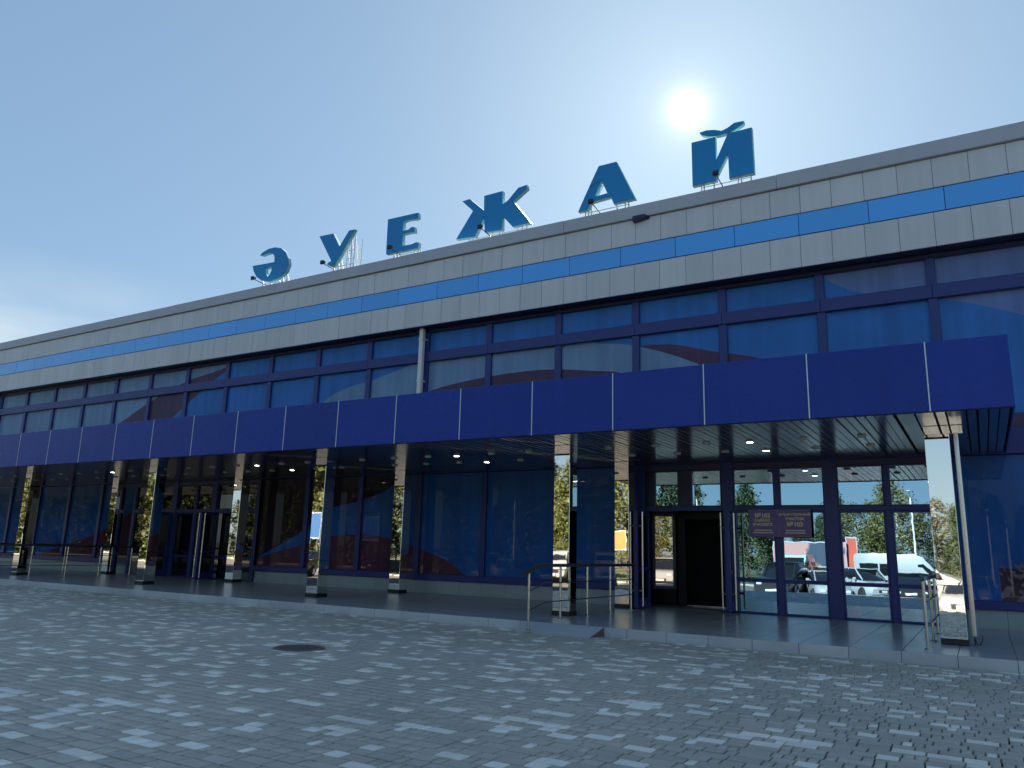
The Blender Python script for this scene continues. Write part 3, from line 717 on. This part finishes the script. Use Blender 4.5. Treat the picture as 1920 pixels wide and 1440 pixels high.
# ------------------------------------------------------------------ downlights
def lamp_proto(lit):
    t = thing('downlight', 'x', 'lamp', (0, 0, ZS), 'x')
    c = (0, 0, ZS)
    MB().lathe([(0.092, 0.0), (0.088, -0.030), (0.072, -0.034), (0.072, -0.02)], c, n=18).build('housing', M['lamp_off'], t, smooth=True)
    MB().lathe([(0.071, -0.015), (0.071, -0.030), (0.03, -0.033)], c, n=18).build('diffuser', M['lamp_lit' if lit else 'lamp_off'], t, smooth=True)
    return t
PL, PU = lamp_proto(True), lamp_proto(False)
first = {True: PL, False: PU}; used = {True: False, False: False}
def put_lamp(x, y, lit, label, group):
    o = first[lit] if not used[lit] else copy_tree(first[lit]); used[lit] = True
    o.location = (x*S, y*S, ZS*S); o['label'] = label; o['group'] = group; o['_o'] = (x, y, ZS)
LOFF = [0.25, 1.45, 2.65, 3.61, 4.72, 5.85]
where = ['over the main entrance', 'right of centre', 'left of centre', 'before the far doors']
for k in range(6):
    for j, o in enumerate(LOFF):
        x = -G*(k+1)+o
        if x < CXL+1.5: continue
        for rr, y in ((0, 17.0), (1, 18.5)):
            lit = (j == 3 and k < 4 and not (k == 3 and rr == 1))
            if lit: put_lamp(x, y, True, 'lit downlight %s, in the row nearer the %s' % (where[k], 'kerb' if rr == 0 else 'glass wall'), 'lit downlights in the canopy soffit')
            else:
                od = {0: 'third to the left of', 1: 'second to the left of', 2: 'first to the left of', 3: 'level with', 4: 'first to the right of', 5: 'second to the right of'}[j]
                ref = 'the lit one '+where[k] if k < 4 else ('the far front column' if k == 4 else 'the canopy end')
                put_lamp(x, y, False, 'unlit downlight %s %s, %s row' % (od, ref, 'kerb' if rr == 0 else 'glass'), 'unlit downlights in the canopy soffit')

# ------------------------------------------------------------------ railings
def railing(label, x, ys, ytop, bend=None, zfirst=K):
    t = thing('handrail', label, 'railing', (x, ys[0], K), 'steel handrails on the platform')
    zt = K+1.13
    for i, y in enumerate(ys):
        z0 = zfirst if i == 0 else K; top = zt-0.02 if (i or bend is None) else bend-0.03
        m = MB(); m.tube([(x, y, z0), (x, y, top)], 0.026, 12); p = m.build('post', M['steel'], t, (x, y, z0), smooth=True)
        MB().lathe([(0.062, 0.0), (0.062, 0.012), (0.034, 0.03)], (x, y, z0), n=16).build('base_flange', M['steel'], p, smooth=True)
    pts = [(x, ytop, zt), (x, ys[0] if bend is None else ys[0]+0.55, zt)]
    if bend is not None: pts += [(x, ys[0]+0.35, zt-0.03), (x, ys[0]-0.2, bend-0.06)]
    else: pts += [(x, ys[0]-0.12, zt)]
    MB().tube(pts, 0.036, 12).build('top_rail', M['rail_dark'], t, smooth=True)
    for dz in (0.36, 0.74):
        p2 = [(x+0.035, ys[-1], zt-dz)]
        if bend is None: p2.append((x+0.035, ys[0], zt-dz))
        else: p2 += [(x+0.035, ys[0]+0.6, zt-dz), (x+0.035, ys[0], bend-dz-0.02)]
        MB().tube(p2, 0.012, 8).build('middle_rail', M['rail_dark'], t, smooth=True)
railing('handrail with dark top rail sloping down over the ramp by the main entrance', -7.95, [13.99, 15.37, 16.72, 18.02, 19.35], 19.62, bend=1.20, zfirst=0.05)
railing('short handrail seen end-on left of the column with the pipe', -0.93, [14.98, 16.65, 18.3], 18.45)
railing('handrail beside the far left front column', -30.9, [15.0, 16.31, 17.66, 19.01, 20.37], 20.5)
railing('handrail at the extreme left edge behind the far column', -35.2, [15.5, 17.0, 18.5, 20.0], 20.2)

# ------------------------------------------------------------------ roof letters (outlines in the sign plane)
YL = 20.55
C1 = lambda p: px2plane(440+p[0]*0.3125, 200+p[1]*0.3125, YL); C2 = lambda p: px2plane(1000+p[0]*0.3125, 130+p[1]*0.3125, YL)
def letter(label, conv, polys, legs, struts=()):
    P = [[conv(p) for p in poly] for poly in polys]
    xs_ = [p[0] for q in P for p in q]; zmin = min(p[1] for q in P for p in q)
    t = thing('roof_letter', label, 'letter', (sum(xs_)/len(xs_), YL, Z_CT), 'blue letters standing on the roof edge')
    for q in P:
        if sum(a[0]*b[1]-b[0]*a[1] for a, b in zip(q, q[1:]+q[:1])) < 0: q = q[::-1]
        a = MB().prism(q, YL+0.006, YL+0.15); a.build('letter_side', M['letter_rim'], t)
        cx, cz = sum(p[0] for p in q)/len(q), sum(p[1] for p in q)/len(q)
        n = len(q); ins = []
        for i in range(n):          # face inset a little from the rim
            p0, p1, p2 = Vector(q[i-1]), Vector(q[i]), Vector(q[(i+1) % n])
            e1, e2 = (p1-p0).normalized(), (p2-p1).normalized(); n1, n2 = Vector((-e1.y, e1.x)), Vector((-e2.y, e2.x))
            b = n1+n2; b = b.normalized()*(0.014/max(0.45, math.cos(n1.angle(n2, 0)/2))) if b.length > 1e-4 else n1*0.014
            ins.append((p1.x+b.x, p1.y+b.y))
        MB().prism(ins, YL-0.02, YL+0.004).build('letter_face', M['letter_face'], t)
    m = MB()
    for (x, ztop) in [(conv((lx, ly))[0], conv((lx, ly))[1]) for lx, ly in legs]:
        for y in (YL+0.16, YL+0.55):
            m.tube([(x, y, Z_CT-0.75), (x, y, ztop+0.01)], 0.02, 6)
        m.tube([(x, YL+0.16, ztop+0.05), (x, YL+0.55, Z_CT-0.3)], 0.012, 6)
    L = sorted(conv(l)[0] for l in legs); zt = min(conv(l)[1] for l in legs)
    for z in (Z_CT+0.05, zt-0.02): m.tube([(L[0], YL+0.165, z), (L[-1], YL+0.165, z)], 0.013, 6)
    for s in struts: m.tube([(conv(s[0])[0], YL+0.165, conv(s[0])[1]), (conv(s[1])[0], YL+0.165, conv(s[1])[1])], 0.014, 6)
    m.build('support_frame', M['white_metal'], t)
SCH = [(152,893),(172,872),(208,851),(245,843),(280,849),(305,870),(321,908),(325,945),(311,985),(286,1014),(250,1036),(205,1051),(160,1043),(130,1021),(115,990),(108,955)]
# counter bridged to the outline under the bar
SCH2 = SCH+[(183,942),(184,975),(188,1004),(198,1021),(212,1004),(221,985),(223,960),(184,973.5),(183.6,941.8),(238,931),(240,905),(233,886),(212,878),(188,884),(166,894)]
letter('blue roof letter Ә, leftmost of the sign', C1, [SCH2], [(150,1045),(200,1050),(250,1037),(270,1025),(297,1000)])
letter('blue roof letter У, second from the left end of the sign', C1, [[(508,778),(592,760),(630,838),(688,742),(722,735),(640,885),(608,938),(590,957),(572,958),(553,946),(566,932),(579,926)]],
       [(575,955),(605,940),(622,910),(662,850),(688,800),(708,765)], [((660,855),(700,850)), ((660,905),(700,900)), ((662,850),(688,800))])
letter('blue roof letter Е between У and Ж', C1, [[(920,676),(1100,635),(1103,668),(1080,676),(1040,680),(1013,690),(1009,745),(1045,736),(1060,722),(1078,722),(1080,754),(1056,755),(1009,766),(1006,835),(1060,825),(1090,812),(1105,815),(1100,850),(908,886)]],
       [(940,878),(960,874),(1065,857),(1085,853),(1098,850)])
letter('blue roof letter Ж with six arms, middle of the sign', C1, [[(1365,568),(1411,553),(1496,622),(1497,535),(1608,505),(1607,586),(1640,562),(1702,486),(1752,468),(1757,490),(1672,568),(1777,696),(1668,722),(1606,655),(1605,740),(1500,755),(1497,664),(1442,780),(1328,797),(1430,626)]],
       [(1392,787),(1415,782),(1445,778),(1535,750),(1575,744),(1595,741),(1685,718),(1712,712),(1738,706)])
letter('blue roof letter А standing between Ж and Й', C2, [[(392,580),(498,553),(612,776),(482,808),(465,765),(345,800),(325,845),(268,856),(330,715),(408,668),(370,763),(443,742),(409,668.5),(331,713)]],
       [(300,850),(318,846),(335,800),(490,806),(540,795),(560,790)], [((372,760),(408,680))])
letter('blue roof letter Й with a curved breve, rightmost of the sign', C2, [[(948,440),(1091,405),(1097,545),(1165,385),(1310,347),(1326,622),(1175,655),(1168,505),(1100,642),(1099,668),(955,702)],
       [(995,380),(1040,365),(1085,362),(1130,368),(1165,350),(1205,320),(1262,308),(1262,325),(1220,355),(1170,382),(1110,397),(1050,404),(1010,395)]],
       [(1000,690),(1015,687),(1075,673),(1222,644),(1240,640),(1298,628)])
# floodlights on arms in front of the letters
for nm, bx in (('leftmost', -24.217), ('Y-shaped second', -20.415), ('E-shaped third', -17.16), ('six-armed fourth', -13.339), ('A-shaped fifth', -9.317), ('rightmost', -5.505)):
    t = thing('floodlight', 'small black floodlight on an arm in front of the %s roof letter' % nm, 'floodlight', (bx, 20.35, Z_CT), 'floodlights lighting the roof letters')
    MB().tube([(bx, 20.42, Z_CT-0.02), (bx, 20.3, Z_CT+0.05), (bx, 19.72, Z_CT+0.10)], 0.016, 8).build('arm', M['black'], t, smooth=True)
    m = MB(); m.box(bx-0.085, bx+0.085, 19.63, 19.72, Z_CT+0.05, Z_CT+0.2, 0.02); m.tube([(bx, 19.72, Z_CT+0.12), (bx, 19.80, Z_CT+0.17)], [0.06, 0.05], 10)
    m.build('lamp_head', M['black'], t)

# ------------------------------------------------------------------ what stands across the car park, seen mirrored in the columns and glazing
def paint(name, c): return mat(name, c, 0.3, spec=0.5, coat=0.7)
M['car_white'] = paint('car_white', (0.34, 0.34, 0.33)); M['car_black'] = paint('car_black', (0.018, 0.019, 0.022)); M['car_pale'] = paint('car_pale', (0.50, 0.62, 0.64)); M['car_silver'] = paint('car_silver', (0.40, 0.41, 0.42))
M['car_glass'] = mat('car_glass', (0.010, 0.012, 0.014), 0.03, spec=0.7); M['headlight'] = mat('headlight', (0.6, 0.62, 0.65), 0.08, spec=0.8); M['tail'] = mat('tail', (0.35, 0.01, 0.01), 0.2)
M['plate'] = mat('plate', (0.7, 0.7, 0.7), 0.4); M['rim'] = mat('rim', (0.45, 0.45, 0.46), 0.3, metal=1.0)
def loft(mb, st):
    """stations (x, half width, z bottom, z top, shoulder) -> closed symmetric body"""
    n = 8; V = []
    for x, w, zb, zt, sh in st:
        hgt = zt-zb
        half = [(w*0.90, zb), (w, zb+hgt*0.22), (w, zb+hgt*0.66), (w*sh, zt)]
        V += [(x, y, z) for y, z in half]+[(x, -y, z) for y, z in half[::-1]]
    F = []
    for i in range(len(st)-1):
        for k in range(n):
            k2 = (k+1) % n; F.append((i*n+k, (i+1)*n+k, (i+1)*n+k2, i*n+k2))
    F += [tuple(range(n)), tuple(range(len(st)*n-1, (len(st)-1)*n-1, -1))]
    return mb.add(V, F)
def wheels(t, xf, xr, w, r):
    for x in (xf, xr):
        for s in (-1, 1):
            c = (x, s*(w-0.02), r)
            wv = MB().lathe([(r*0.55, -0.10), (r*0.94, -0.10), (r, -0.06), (r, 0.06), (r*0.94, 0.10), (r*0.55, 0.10)], c, 'y', 20).build('wheel', M['rubber'], t, sc=1.0, smooth=True)
            m = MB().lathe([(r*0.56, -0.105), (r*0.56, 0.105)], c, 'y', 16)
            m.cur = 0; m.build('rim', M['rim'], wv, sc=1.0)
def arches(t, xf, xr, w, r):
    m = MB()
    for x in (xf, xr): m.lathe([(r*1.16, -w-0.006), (r*1.16, w+0.006)], (x, 0, r*1.02), 'y', 22)
    m.build('wheel_arch', M['rubber'], t, sc=1.0)
def car(kind, paint_m, label, at, rz):
    t = thing({'suv': 'parked_suv', 'hatch': 'parked_hatchback', 'sedan': 'parked_sedan'}[kind], label, {'suv': 'SUV', 'hatch': 'car', 'sedan': 'car'}[kind], (0, 0, 0), 'vehicles parked facing the terminal', sc=1.0)
    if kind == 'sedan':
        L, W, r = 4.5, 0.88, 0.31
        body = [(-2.25, .66, .38, .84, .93), (-2.15, .80, .24, .98, .93), (-1.6, .87, .2, 1.02, .94), (-.9, .88, .2, .97, .95), (.9, .88, .2, .94, .95), (1.55, .87, .2, .88, .90), (2.05, .82, .22, .76, .86), (2.22, .68, .34, .62, .85)]
        cab = [(-1.85, .74, .94, .99, .9), (-1.15, .77, .93, 1.37, .76), (-.3, .78, .92, 1.45, .75), (.3, .78, .92, 1.42, .74), (1.15, .76, .90, .95, .9)]; rf = (-1.1, .35, .60, 1.40, 1.455)
    elif kind == 'hatch':
        L, W, r = 4.2, 0.88, 0.33
        body = [(-2.1, .70, .42, 1.0, .93), (-2.02, .82, .26, 1.06, .93), (-1.4, .88, .24, 1.06, .94), (.8, .88, .24, 1.02, .95), (1.45, .87, .24, .96, .90), (1.95, .83, .26, .85, .86), (2.1, .70, .38, .7, .85)]
        cab = [(-2.0, .76, 1.0, 1.06, .92), (-1.75, .78, 1.0, 1.5, .78), (-.3, .79, .98, 1.6, .77), (.2, .79, .97, 1.57, .76), (1.05, .76, .95, 1.02, .9)]; rf = (-1.75, .3, .62, 1.55, 1.61)
    else:
        L, W, r = 4.6, 0.93, 0.38
        body = [(-2.3, .76, .5, 1.1, .94), (-2.2, .88, .36, 1.15, .94), (-1.5, .93, .33, 1.15, .95), (.9, .93, .33, 1.12, .95), (1.5, .92, .33, 1.08, .92), (2.15, .88, .36, 1.0, .9), (2.3, .80, .46, .86, .9)]
        cab = [(-2.2, .80, 1.1, 1.16, .93), (-2.05, .83, 1.1, 1.7, .82), (-.3, .84, 1.08, 1.82, .8), (.25, .84, 1.07, 1.8, .79), (1.0, .81, 1.05, 1.1, .9)]; rf = (-2.05, .35, .70, 1.77, 1.83)
    loft(MB(), body).build('body', M[paint_m], t, sc=1.0, smooth=True)
    loft(MB(), cab).build('window_glass', M['car_glass'], t, sc=1.0, smooth=True)
    m = MB(); m.box(rf[0], rf[1], -rf[2], rf[2], rf[3], rf[4], 0.025); m.build('roof', M[paint_m], t, sc=1.0)
    for s in (-1, 1):
        a, b = cab[-1], cab[-2]; c, d = cab[0], cab[1]
        m = MB(); m.tube([(a[0], s*a[1]*.9, a[3]), (b[0], s*b[1]*b[4], b[3])], 0.035, 6); m.tube([(c[0], s*c[1]*.9, c[3]), (d[0], s*d[1]*d[4], d[3])], 0.05, 6)
        m.tube([(-.35, s*.8, cab[2][2]), (-.4, s*cab[2][1]*.77, cab[2][3])], 0.035, 6); m.build('pillar', M[paint_m], t, sc=1.0)
        xe = body[-1][0]; ze = body[-1][3]
        MB().box(xe-.12, xe+.015, s*.44, s*.70, ze-.10, ze+.02, 0.02).build('headlight', M['headlight'], t, sc=1.0)
        MB().box(body[0][0]-.015, body[0][0]+.1, s*.42, s*.68, .72, .86, 0.02).build('tail_light', M['tail'], t, sc=1.0)
        MB().box(.72, .86, s*(W+.02), s*(W+.17), body[3][3]+.0, body[3][3]+.13, 0.03).build('wing_mirror', M[paint_m], t, sc=1.0)
    xe = body[-1][0]
    MB().box(xe-.05, xe+.02, -.40, .40, .44, .60, 0.01).build('grille', M['black'], t, sc=1.0)
    MB().box(xe+.021, xe+.03, -.26, .26, .46, .57).build('number_plate', M['plate'], t, sc=1.0)
    arches(t, L*.31, -L*.30, W, r); wheels(t, L*.31, -L*.30, W, r)
    t.location = (at[0]*S, at[1]*S, -1.04*S); t.rotation_euler.z = rz
    return t
def van(paint_m, label, at, rz, L=5.6, Ht=2.35):
    t = thing('parked_van', label, 'van', (0, 0, 0), 'vehicles parked facing the terminal', sc=1.0)
    W = 0.98; h = L/2
    body = [(-h, .90, .45, Ht-.12, .90), (-h+.12, .97, .34, Ht-.03, .88), (-h+1.0, W, .32, Ht, .86), (h-2.1, W, .32, Ht, .86), (h-1.7, W, .32, Ht-.12, .84), (h-1.15, W, .32, 1.55, .86), (h-.5, .95, .34, 1.28, .88), (h-.05, .84, .42, 1.0, .9)]
    loft(MB(), body).build('body', M[paint_m], t, sc=1.0, smooth=True)
    zw0, zw1 = 1.22, min(Ht-.38, 1.85)
    for s in (-1, 1):
        m = MB(); x = -h+.35
        while x+1.0 < h-2.0:
            m.box(x, x+.95, s*(W-.06), s*(W+.012), zw0, zw1, 0.01); x += 1.05
        m.build('side_window', M['car_glass'], t, sc=1.0)
        xa = h-1.95
        m = MB(); m.add([(xa, s*(W+.01), 1.2), (h-.95, s*(W+.005), 1.2), (h-1.25, s*(W-.01), 1.5), (h-1.62, s*(W-.03), zw1), (xa, s*(W-.02), zw1)], [(0, 1, 2, 3, 4)]); m.build('door_window', M['car_glass'], t, sc=1.0)
        MB().box(h-.16, h-.01, s*.5, s*.8, .80, 1.0, 0.02).build('headlight', M['headlight'], t, sc=1.0)
        MB().box(h-1.25, h-1.1, s*(W+.02), s*(W+.2), 1.25, 1.55, 0.03).build('wing_mirror', M['black'], t, sc=1.0)
    m = MB(); q = [(h-1.12, -.80, 1.58), (h-1.12, .80, 1.58), (h-1.66, .74, Ht-.22), (h-1.66, -.74, Ht-.22)]
    m.add([(x+.03, y, z+.03) for x, y, z in q], [(0, 1, 2, 3)]); m.build('windscreen', M['car_glass'], t, sc=1.0)
    MB().box(h-.10, h+.0, -.45, .45, .62, .80, 0.01).build('grille', M['black'], t, sc=1.0)
    MB().box(h+.001, h+.012, -.26, .26, .47, .58).build('number_plate', M['plate'], t, sc=1.0)
    arches(t, h-1.0, -h+1.1, W, .36); wheels(t, h-1.0, -h+1.1, W, .36)
    t.location = (at[0]*S, at[1]*S, -1.04*S); t.rotation_euler.z = rz
    return t
N = math.pi/2
car('suv', 'car_black', 'black SUV with white number plate, mirrored in the entrance glazing before the pale van', (-11.4, -12.0), N+0.05)
van('car_pale', 'pale high-roofed van mirrored in the entrance glazing below the purple board', (-12.4, -20.5), N-0.03, 5.4, 2.25)
car('sedan', 'car_white', 'white car with a rounded nose, mirrored in the entrance glazing beside the black SUV', (-8.9, -12.5), N-0.35)
car('hatch', 'car_silver', 'silver hatchback mirrored in the entrance glazing right of the wide blue post', (-7.2, -17.5), N-0.6)
car('sedan', 'car_black', 'dark saloon car mirrored in the rightmost entrance pane, in front of the white minibus', (-4.5, -16.0), N-0.15)
van('car_white', 'long white minibus parked side-on, mirrored in the rightmost entrance pane', (-5.0, -23.5), 0.10, 5.3, 2.4)
car('sedan', 'car_white', 'white saloon car mirrored at the foot of the right-hand column', (-0.75, -12.8), N+0.06)
car('suv', 'car_white', 'white SUV mirrored in the narrow glass inside the open doorway', (7.0, -19.0), N+0.5)
van('car_white', 'white van mirrored in the front column by the entrance handrail', (-28.5, -22.5), N-0.4, 5.2, 2.1)
car('sedan', 'car_white', 'white saloon car mirrored faintly in the film windows right of centre', (-34.5, -15.5), N+0.2)
car('hatch', 'car_black', 'black hatchback mirrored in the middle front column', (-52.0, -19.0), N-0.2)
car('sedan', 'car_silver', 'silver saloon car mirrored in the inner column by the dark windows', (-43.0, -18.0), N)

# billboards and banner
def board(label, at, w, z0, z1, m, legs=2, name='billboard', frame='cap_metal'):
    t = thing(name, label, 'billboard', (at[0], at[1], -1.04))
    x, y = at
    MB().box(x-w/2, x+w/2, y-0.08, y+0.08, z0, z1, 0.02).build('panel', M[m], t)
    f = MB()
    for a, b, c, d in ((x-w/2-.06, x+w/2+.06, z1, z1+.08), (x-w/2-.06, x+w/2+.06, z0-.08, z0), (x-w/2-.06, x-w/2, z0, z1), (x+w/2, x+w/2+.06, z0, z1)): f.box(a, b, y-0.1, y+0.1, c, d)
    f.build('frame', M[frame], t)
    for k in range(legs):
        lx = x+(k-(legs-1)/2)*w*0.55
        MB().tube([(lx, y-.15, -1.04), (lx, y-.15, z1-.1)], 0.09, 8).build('leg', M['steel'], t)
    return t
pm = mat('poster_pink', (0.42, 0.22, 0.20), 0.6); n, l = pm.node_tree.nodes, pm.node_tree.links      # flat print: pink ground with a dark blue and white picture
g_ = n.new('ShaderNodeNewGeometry'); nz = n.new('ShaderNodeTexNoise'); nz.inputs['Scale'].default_value = 2.2; nz.inputs['Detail'].default_value = 4; l.new(g_.outputs['Position'], nz.inputs['Vector'])
dv = n.new('ShaderNodeVectorMath'); dv.operation = 'DISTANCE'; l.new(g_.outputs['Position'], dv.inputs[0]); dv.inputs[1].default_value = (-11.9*S, -31*S, 2.1*S)
ad = n.new('ShaderNodeMath'); ad.operation = 'MULTIPLY_ADD'; l.new(nz.outputs['Fac'], ad.inputs[0]); ad.inputs[1].default_value = 1.3; l.new(dv.outputs['Value'], ad.inputs[2])
rp_ = n.new('ShaderNodeValToRGB'); rp_.color_ramp.elements[0].position = 0.9; rp_.color_ramp.elements[0].color = (0.02, 0.04, 0.07, 1); rp_.color_ramp.elements[1].position = 1.0; rp_.color_ramp.elements[1].color = (0.45, 0.22, 0.19, 1)
sc_ = n.new('ShaderNodeMath'); sc_.operation = 'MULTIPLY'; sc_.inputs[1].default_value = 0.55; l.new(ad.outputs[0], sc_.inputs[0]); l.new(sc_.outputs[0], rp_.inputs[0]); l.new(rp_.outputs[0], n['Principled BSDF'].inputs['Base Color'])
M['poster_pink'] = pm
M['poster_red'] = mat('poster_red', (0.55, 0.07, 0.03), 0.6, var=0.2, vscale=1.5); M['poster_orange'] = mat('poster_orange', (0.42, 0.17, 0.025), 0.5, var=0.15, vscale=1.2); M['poster_blue'] = mat('poster_blue', (0.02, 0.085, 0.22), 0.5, var=0.3, vscale=0.7)
board('wide pink advertising board mirrored in the entrance glazing under the purple board', (-13.2, -31), 6.0, 0.95, 2.95, 'poster_pink')
board('narrow red advertising board mirrored right of the wide blue post', (-9.75, -31.4), 0.75, 0.95, 3.4, 'poster_red', 1)
board('orange advertising board on a pole mirrored in the inner column by the doorway', (-29.3, -30), 1.3, 2.0, 3.6, 'poster_orange', 1)
board('blue advertising board mirrored in the middle front column', (-62.5, -30), 2.2, 2.4, 5.0, 'poster_blue')
# lamp posts
def lamp_post(at, h, label):
    t = thing('lamp_post', label, 'lamp post', (at[0], at[1], -1.04), 'lamp posts along the car park')
    x, y = at
    MB().tube([(x, y, -1.04), (x, y, h)], [0.10, 0.055], 10).build('pole', M['white_metal'], t, smooth=True)
    MB().tube([(x, y, h-0.05), (x, y+0.7, h+0.25), (x, y+1.3, h+0.3)], 0.04, 8).build('arm', M['white_metal'], t, smooth=True)
    MB().box(x-0.13, x+0.13, y+1.2, y+1.9, h+0.26, h+0.36, 0.03).build('lamp_head', M['cap_metal'], t)
for (a, h, lb) in (((-5.2, -35.5), 7.2, 'grey lamp post mirrored in the rightmost entrance pane'), ((0.47, -35.5), 5.6, 'left of two lamp posts mirrored in the window right of the canopy'), ((1.75, -35.5), 4.6, 'right of two lamp posts mirrored in the window right of the canopy'),
                  ((-24.5, -35.5), 7.2, 'lamp post standing opposite the middle of the terminal'), ((-46, -35.5), 7.2, 'lamp post standing opposite the left half of the terminal')):
    lamp_post(a, h, lb)

# trees: trunk with limbs and a crown of many small leaf faces
M['bark'] = mat('bark', (0.10, 0.075, 0.055), 0.9, var=0.3, vscale=8); M['birch_bark'] = mat('birch_bark', (0.5, 0.48, 0.45), 0.8, var=0.35, vscale=9)
M['leaf_poplar'] = mat('leaf_poplar', (0.095, 0.105, 0.022), 0.6, rnd=0.25, attr='tone'); M['leaf_pine'] = mat('leaf_pine', (0.034, 0.055, 0.022), 0.7, rnd=0.25, attr='tone'); M['leaf_birch'] = mat('leaf_birch', (0.095, 0.085, 0.026), 0.6, rnd=0.25, attr='tone')
def crown_arrays(kind, hgt, nclump, nleaf, seed, lsz=0.010):
    q = np.random.default_rng(seed); C = []
    while len(C) < nclump:
        u = q.random(); z = u; a = q.random()*6.283
        if kind == 'poplar': rad = 0.15*hgt*math.sin(math.pi*min(1, 0.08+0.92*u))**0.6
        elif kind == 'pine': rad = 0.24*hgt*(1-u)**0.75+0.02
        else: rad = 0.24*hgt*math.sin(math.pi*min(1, 0.05+0.93*u))**0.7
        rr = rad*math.sqrt(q.random()*0.75+0.25)
        C.append((rr*math.cos(a), rr*math.sin(a), hgt*(0.16 + 0.84*z) if kind != 'pine' else hgt*(0.12+0.88*z)))
    C = np.array(C); sig = hgt*(0.028 if kind != 'birch' else 0.035)
    P = (C[:, None, :]+q.normal(0, sig, (nclump, nleaf, 3))).reshape(-1, 3)
    n = len(P); ln = hgt*lsz*(0.7+0.8*q.random((n, 1)))
    a = q.normal(size=(n, 3)); a /= np.linalg.norm(a, axis=1, keepdims=True); b = np.cross(a, q.normal(size=(n, 3))); b /= np.linalg.norm(b, axis=1, keepdims=True)
    V = np.stack([P-a*ln, P+b*ln*0.7, P+a*ln, P-b*ln*0.7], 1)
    return V.reshape(-1, 3), np.repeat(q.random(nclump), nleaf)
def quads_mesh(name, V, tone, m):
    me = bpy.data.meshes.new(name); k = len(V)//4
    me.vertices.add(len(V)); me.vertices.foreach_set('co', V.astype(np.float32).ravel()); me.loops.add(len(V)); me.loops.foreach_set('vertex_index', np.arange(len(V)))
    me.polygons.add(k); me.polygons.foreach_set('loop_start', np.arange(k)*4); me.materials.append(m)
    at = me.attributes.new('tone', 'FLOAT', 'FACE'); at.data.foreach_set('value', tone.astype(np.float32)); me.update(); return me
tree_label = {'poplar': 'tall yellow-green poplar beyond the car park, mirrored in columns and glass', 'pine': 'dark green conifer beyond the car park, mirrored in columns and glass', 'birch': 'thin birch with white trunk and yellowing leaves, mirrored in the glass'}
def tree_proto(kind, seed):
    t = thing(kind+'_tree', tree_label[kind], 'tree', (0, 0, 0), {'poplar': 'poplars beyond the car park', 'pine': 'conifers beyond the car park', 'birch': 'birches beyond the car park'}[kind], sc=1.0)
    hgt = 9.0; q = random.Random(seed)
    m = MB(); pts = [(q.uniform(-.08, .08)*i, q.uniform(-.08, .08)*i, hgt*0.95*i/5) for i in range(6)]
    m.tube(pts, [0.16, 0.14, 0.11, 0.08, 0.05, 0.02], 8)
    for i in range(12):
        z = hgt*q.uniform(0.2, 0.8); a = q.uniform(0, 6.28); ln = hgt*(0.07 if kind == 'poplar' else 0.14)
        m.tube([(0, 0, z), (ln*math.cos(a), ln*math.sin(a), z+ln*(1.4 if kind == 'poplar' else 0.5))], [0.045, 0.012], 5)
    m.build('trunk', M['birch_bark' if kind == 'birch' else 'bark'], t, sc=1.0, smooth=True)
    V, tn = crown_arrays(kind, hgt, {'poplar': 100, 'pine': 120, 'birch': 60}[kind], 60, seed)
    c = bpy.data.objects.new('crown', quads_mesh('crown', V, tn, M['leaf_'+kind])); COL.objects.link(c); c.parent = t
    return t
protos = {k: [tree_proto(k, s) for s in (3, 8)] for k in ('poplar', 'pine', 'birch')}
fresh = [p for v in protos.values() for p in v]
def plant(kind, x, y, hm):
    p = random.choice(protos[kind])
    if p in fresh: fresh.remove(p); o = p
    else: o = copy_tree(p)
    s = hm/9.0; o.location = (x*S, y*S, -1.0*S); o.scale = (s*random.uniform(.9, 1.15),)*2+(s,); o.rotation_euler.z = random.uniform(0, 6.28)
x = 20.0
while x > -86:
    if x > -6: kinds, h0 = ('pine', 'poplar', 'pine', 'birch'), 6.6
    elif x > -26: kinds, h0 = ('pine', 'poplar', 'birch', 'pine'), 6.8
    else: kinds, h0 = ('poplar', 'poplar', 'pine', 'poplar'), 9.4
    plant(random.choice(kinds), x, random.uniform(-52, -40), h0*random.uniform(0.78, 1.16))
    x -= random.uniform(1.5, 2.7)
for p in list(fresh): plant_kind = p.name.split('_')[0]; plant(plant_kind, random.uniform(-60, -10), -55, 7.5)
TV, TT = [], []
NEAR = 85
for i in range(130):
    V, tn = crown_arrays('poplar' if i % 3 else 'birch', random.uniform(8, 12.5), 90 if i < NEAR else 48, 42 if i < NEAR else 26, 100+i, 0.015)
    tx = random.uniform(-190, -42)*S if i < NEAR else random.uniform(-100, 40)*S
    V[:, 2] -= 1.2*(i < NEAR); V = V+np.array((tx, random.uniform(-50, -36)*S if i < NEAR else random.uniform(-82, -66)*S, -1.0*S)); V[:, 2] = V[:, 2]*(1.0 if i < NEAR else 0.72); TV.append(V); TT.append(tn)
tag(bpy.data.objects.new('treeline', quads_mesh('treeline', np.concatenate(TV), np.concatenate(TT), M['leaf_poplar'])), 'far mass of yellow-green trees beyond the car park', 'trees', kind='stuff')
COL.objects.link(bpy.data.objects['treeline'])
for o in list(bpy.data.objects):
    if '_o' in o: del o['_o']
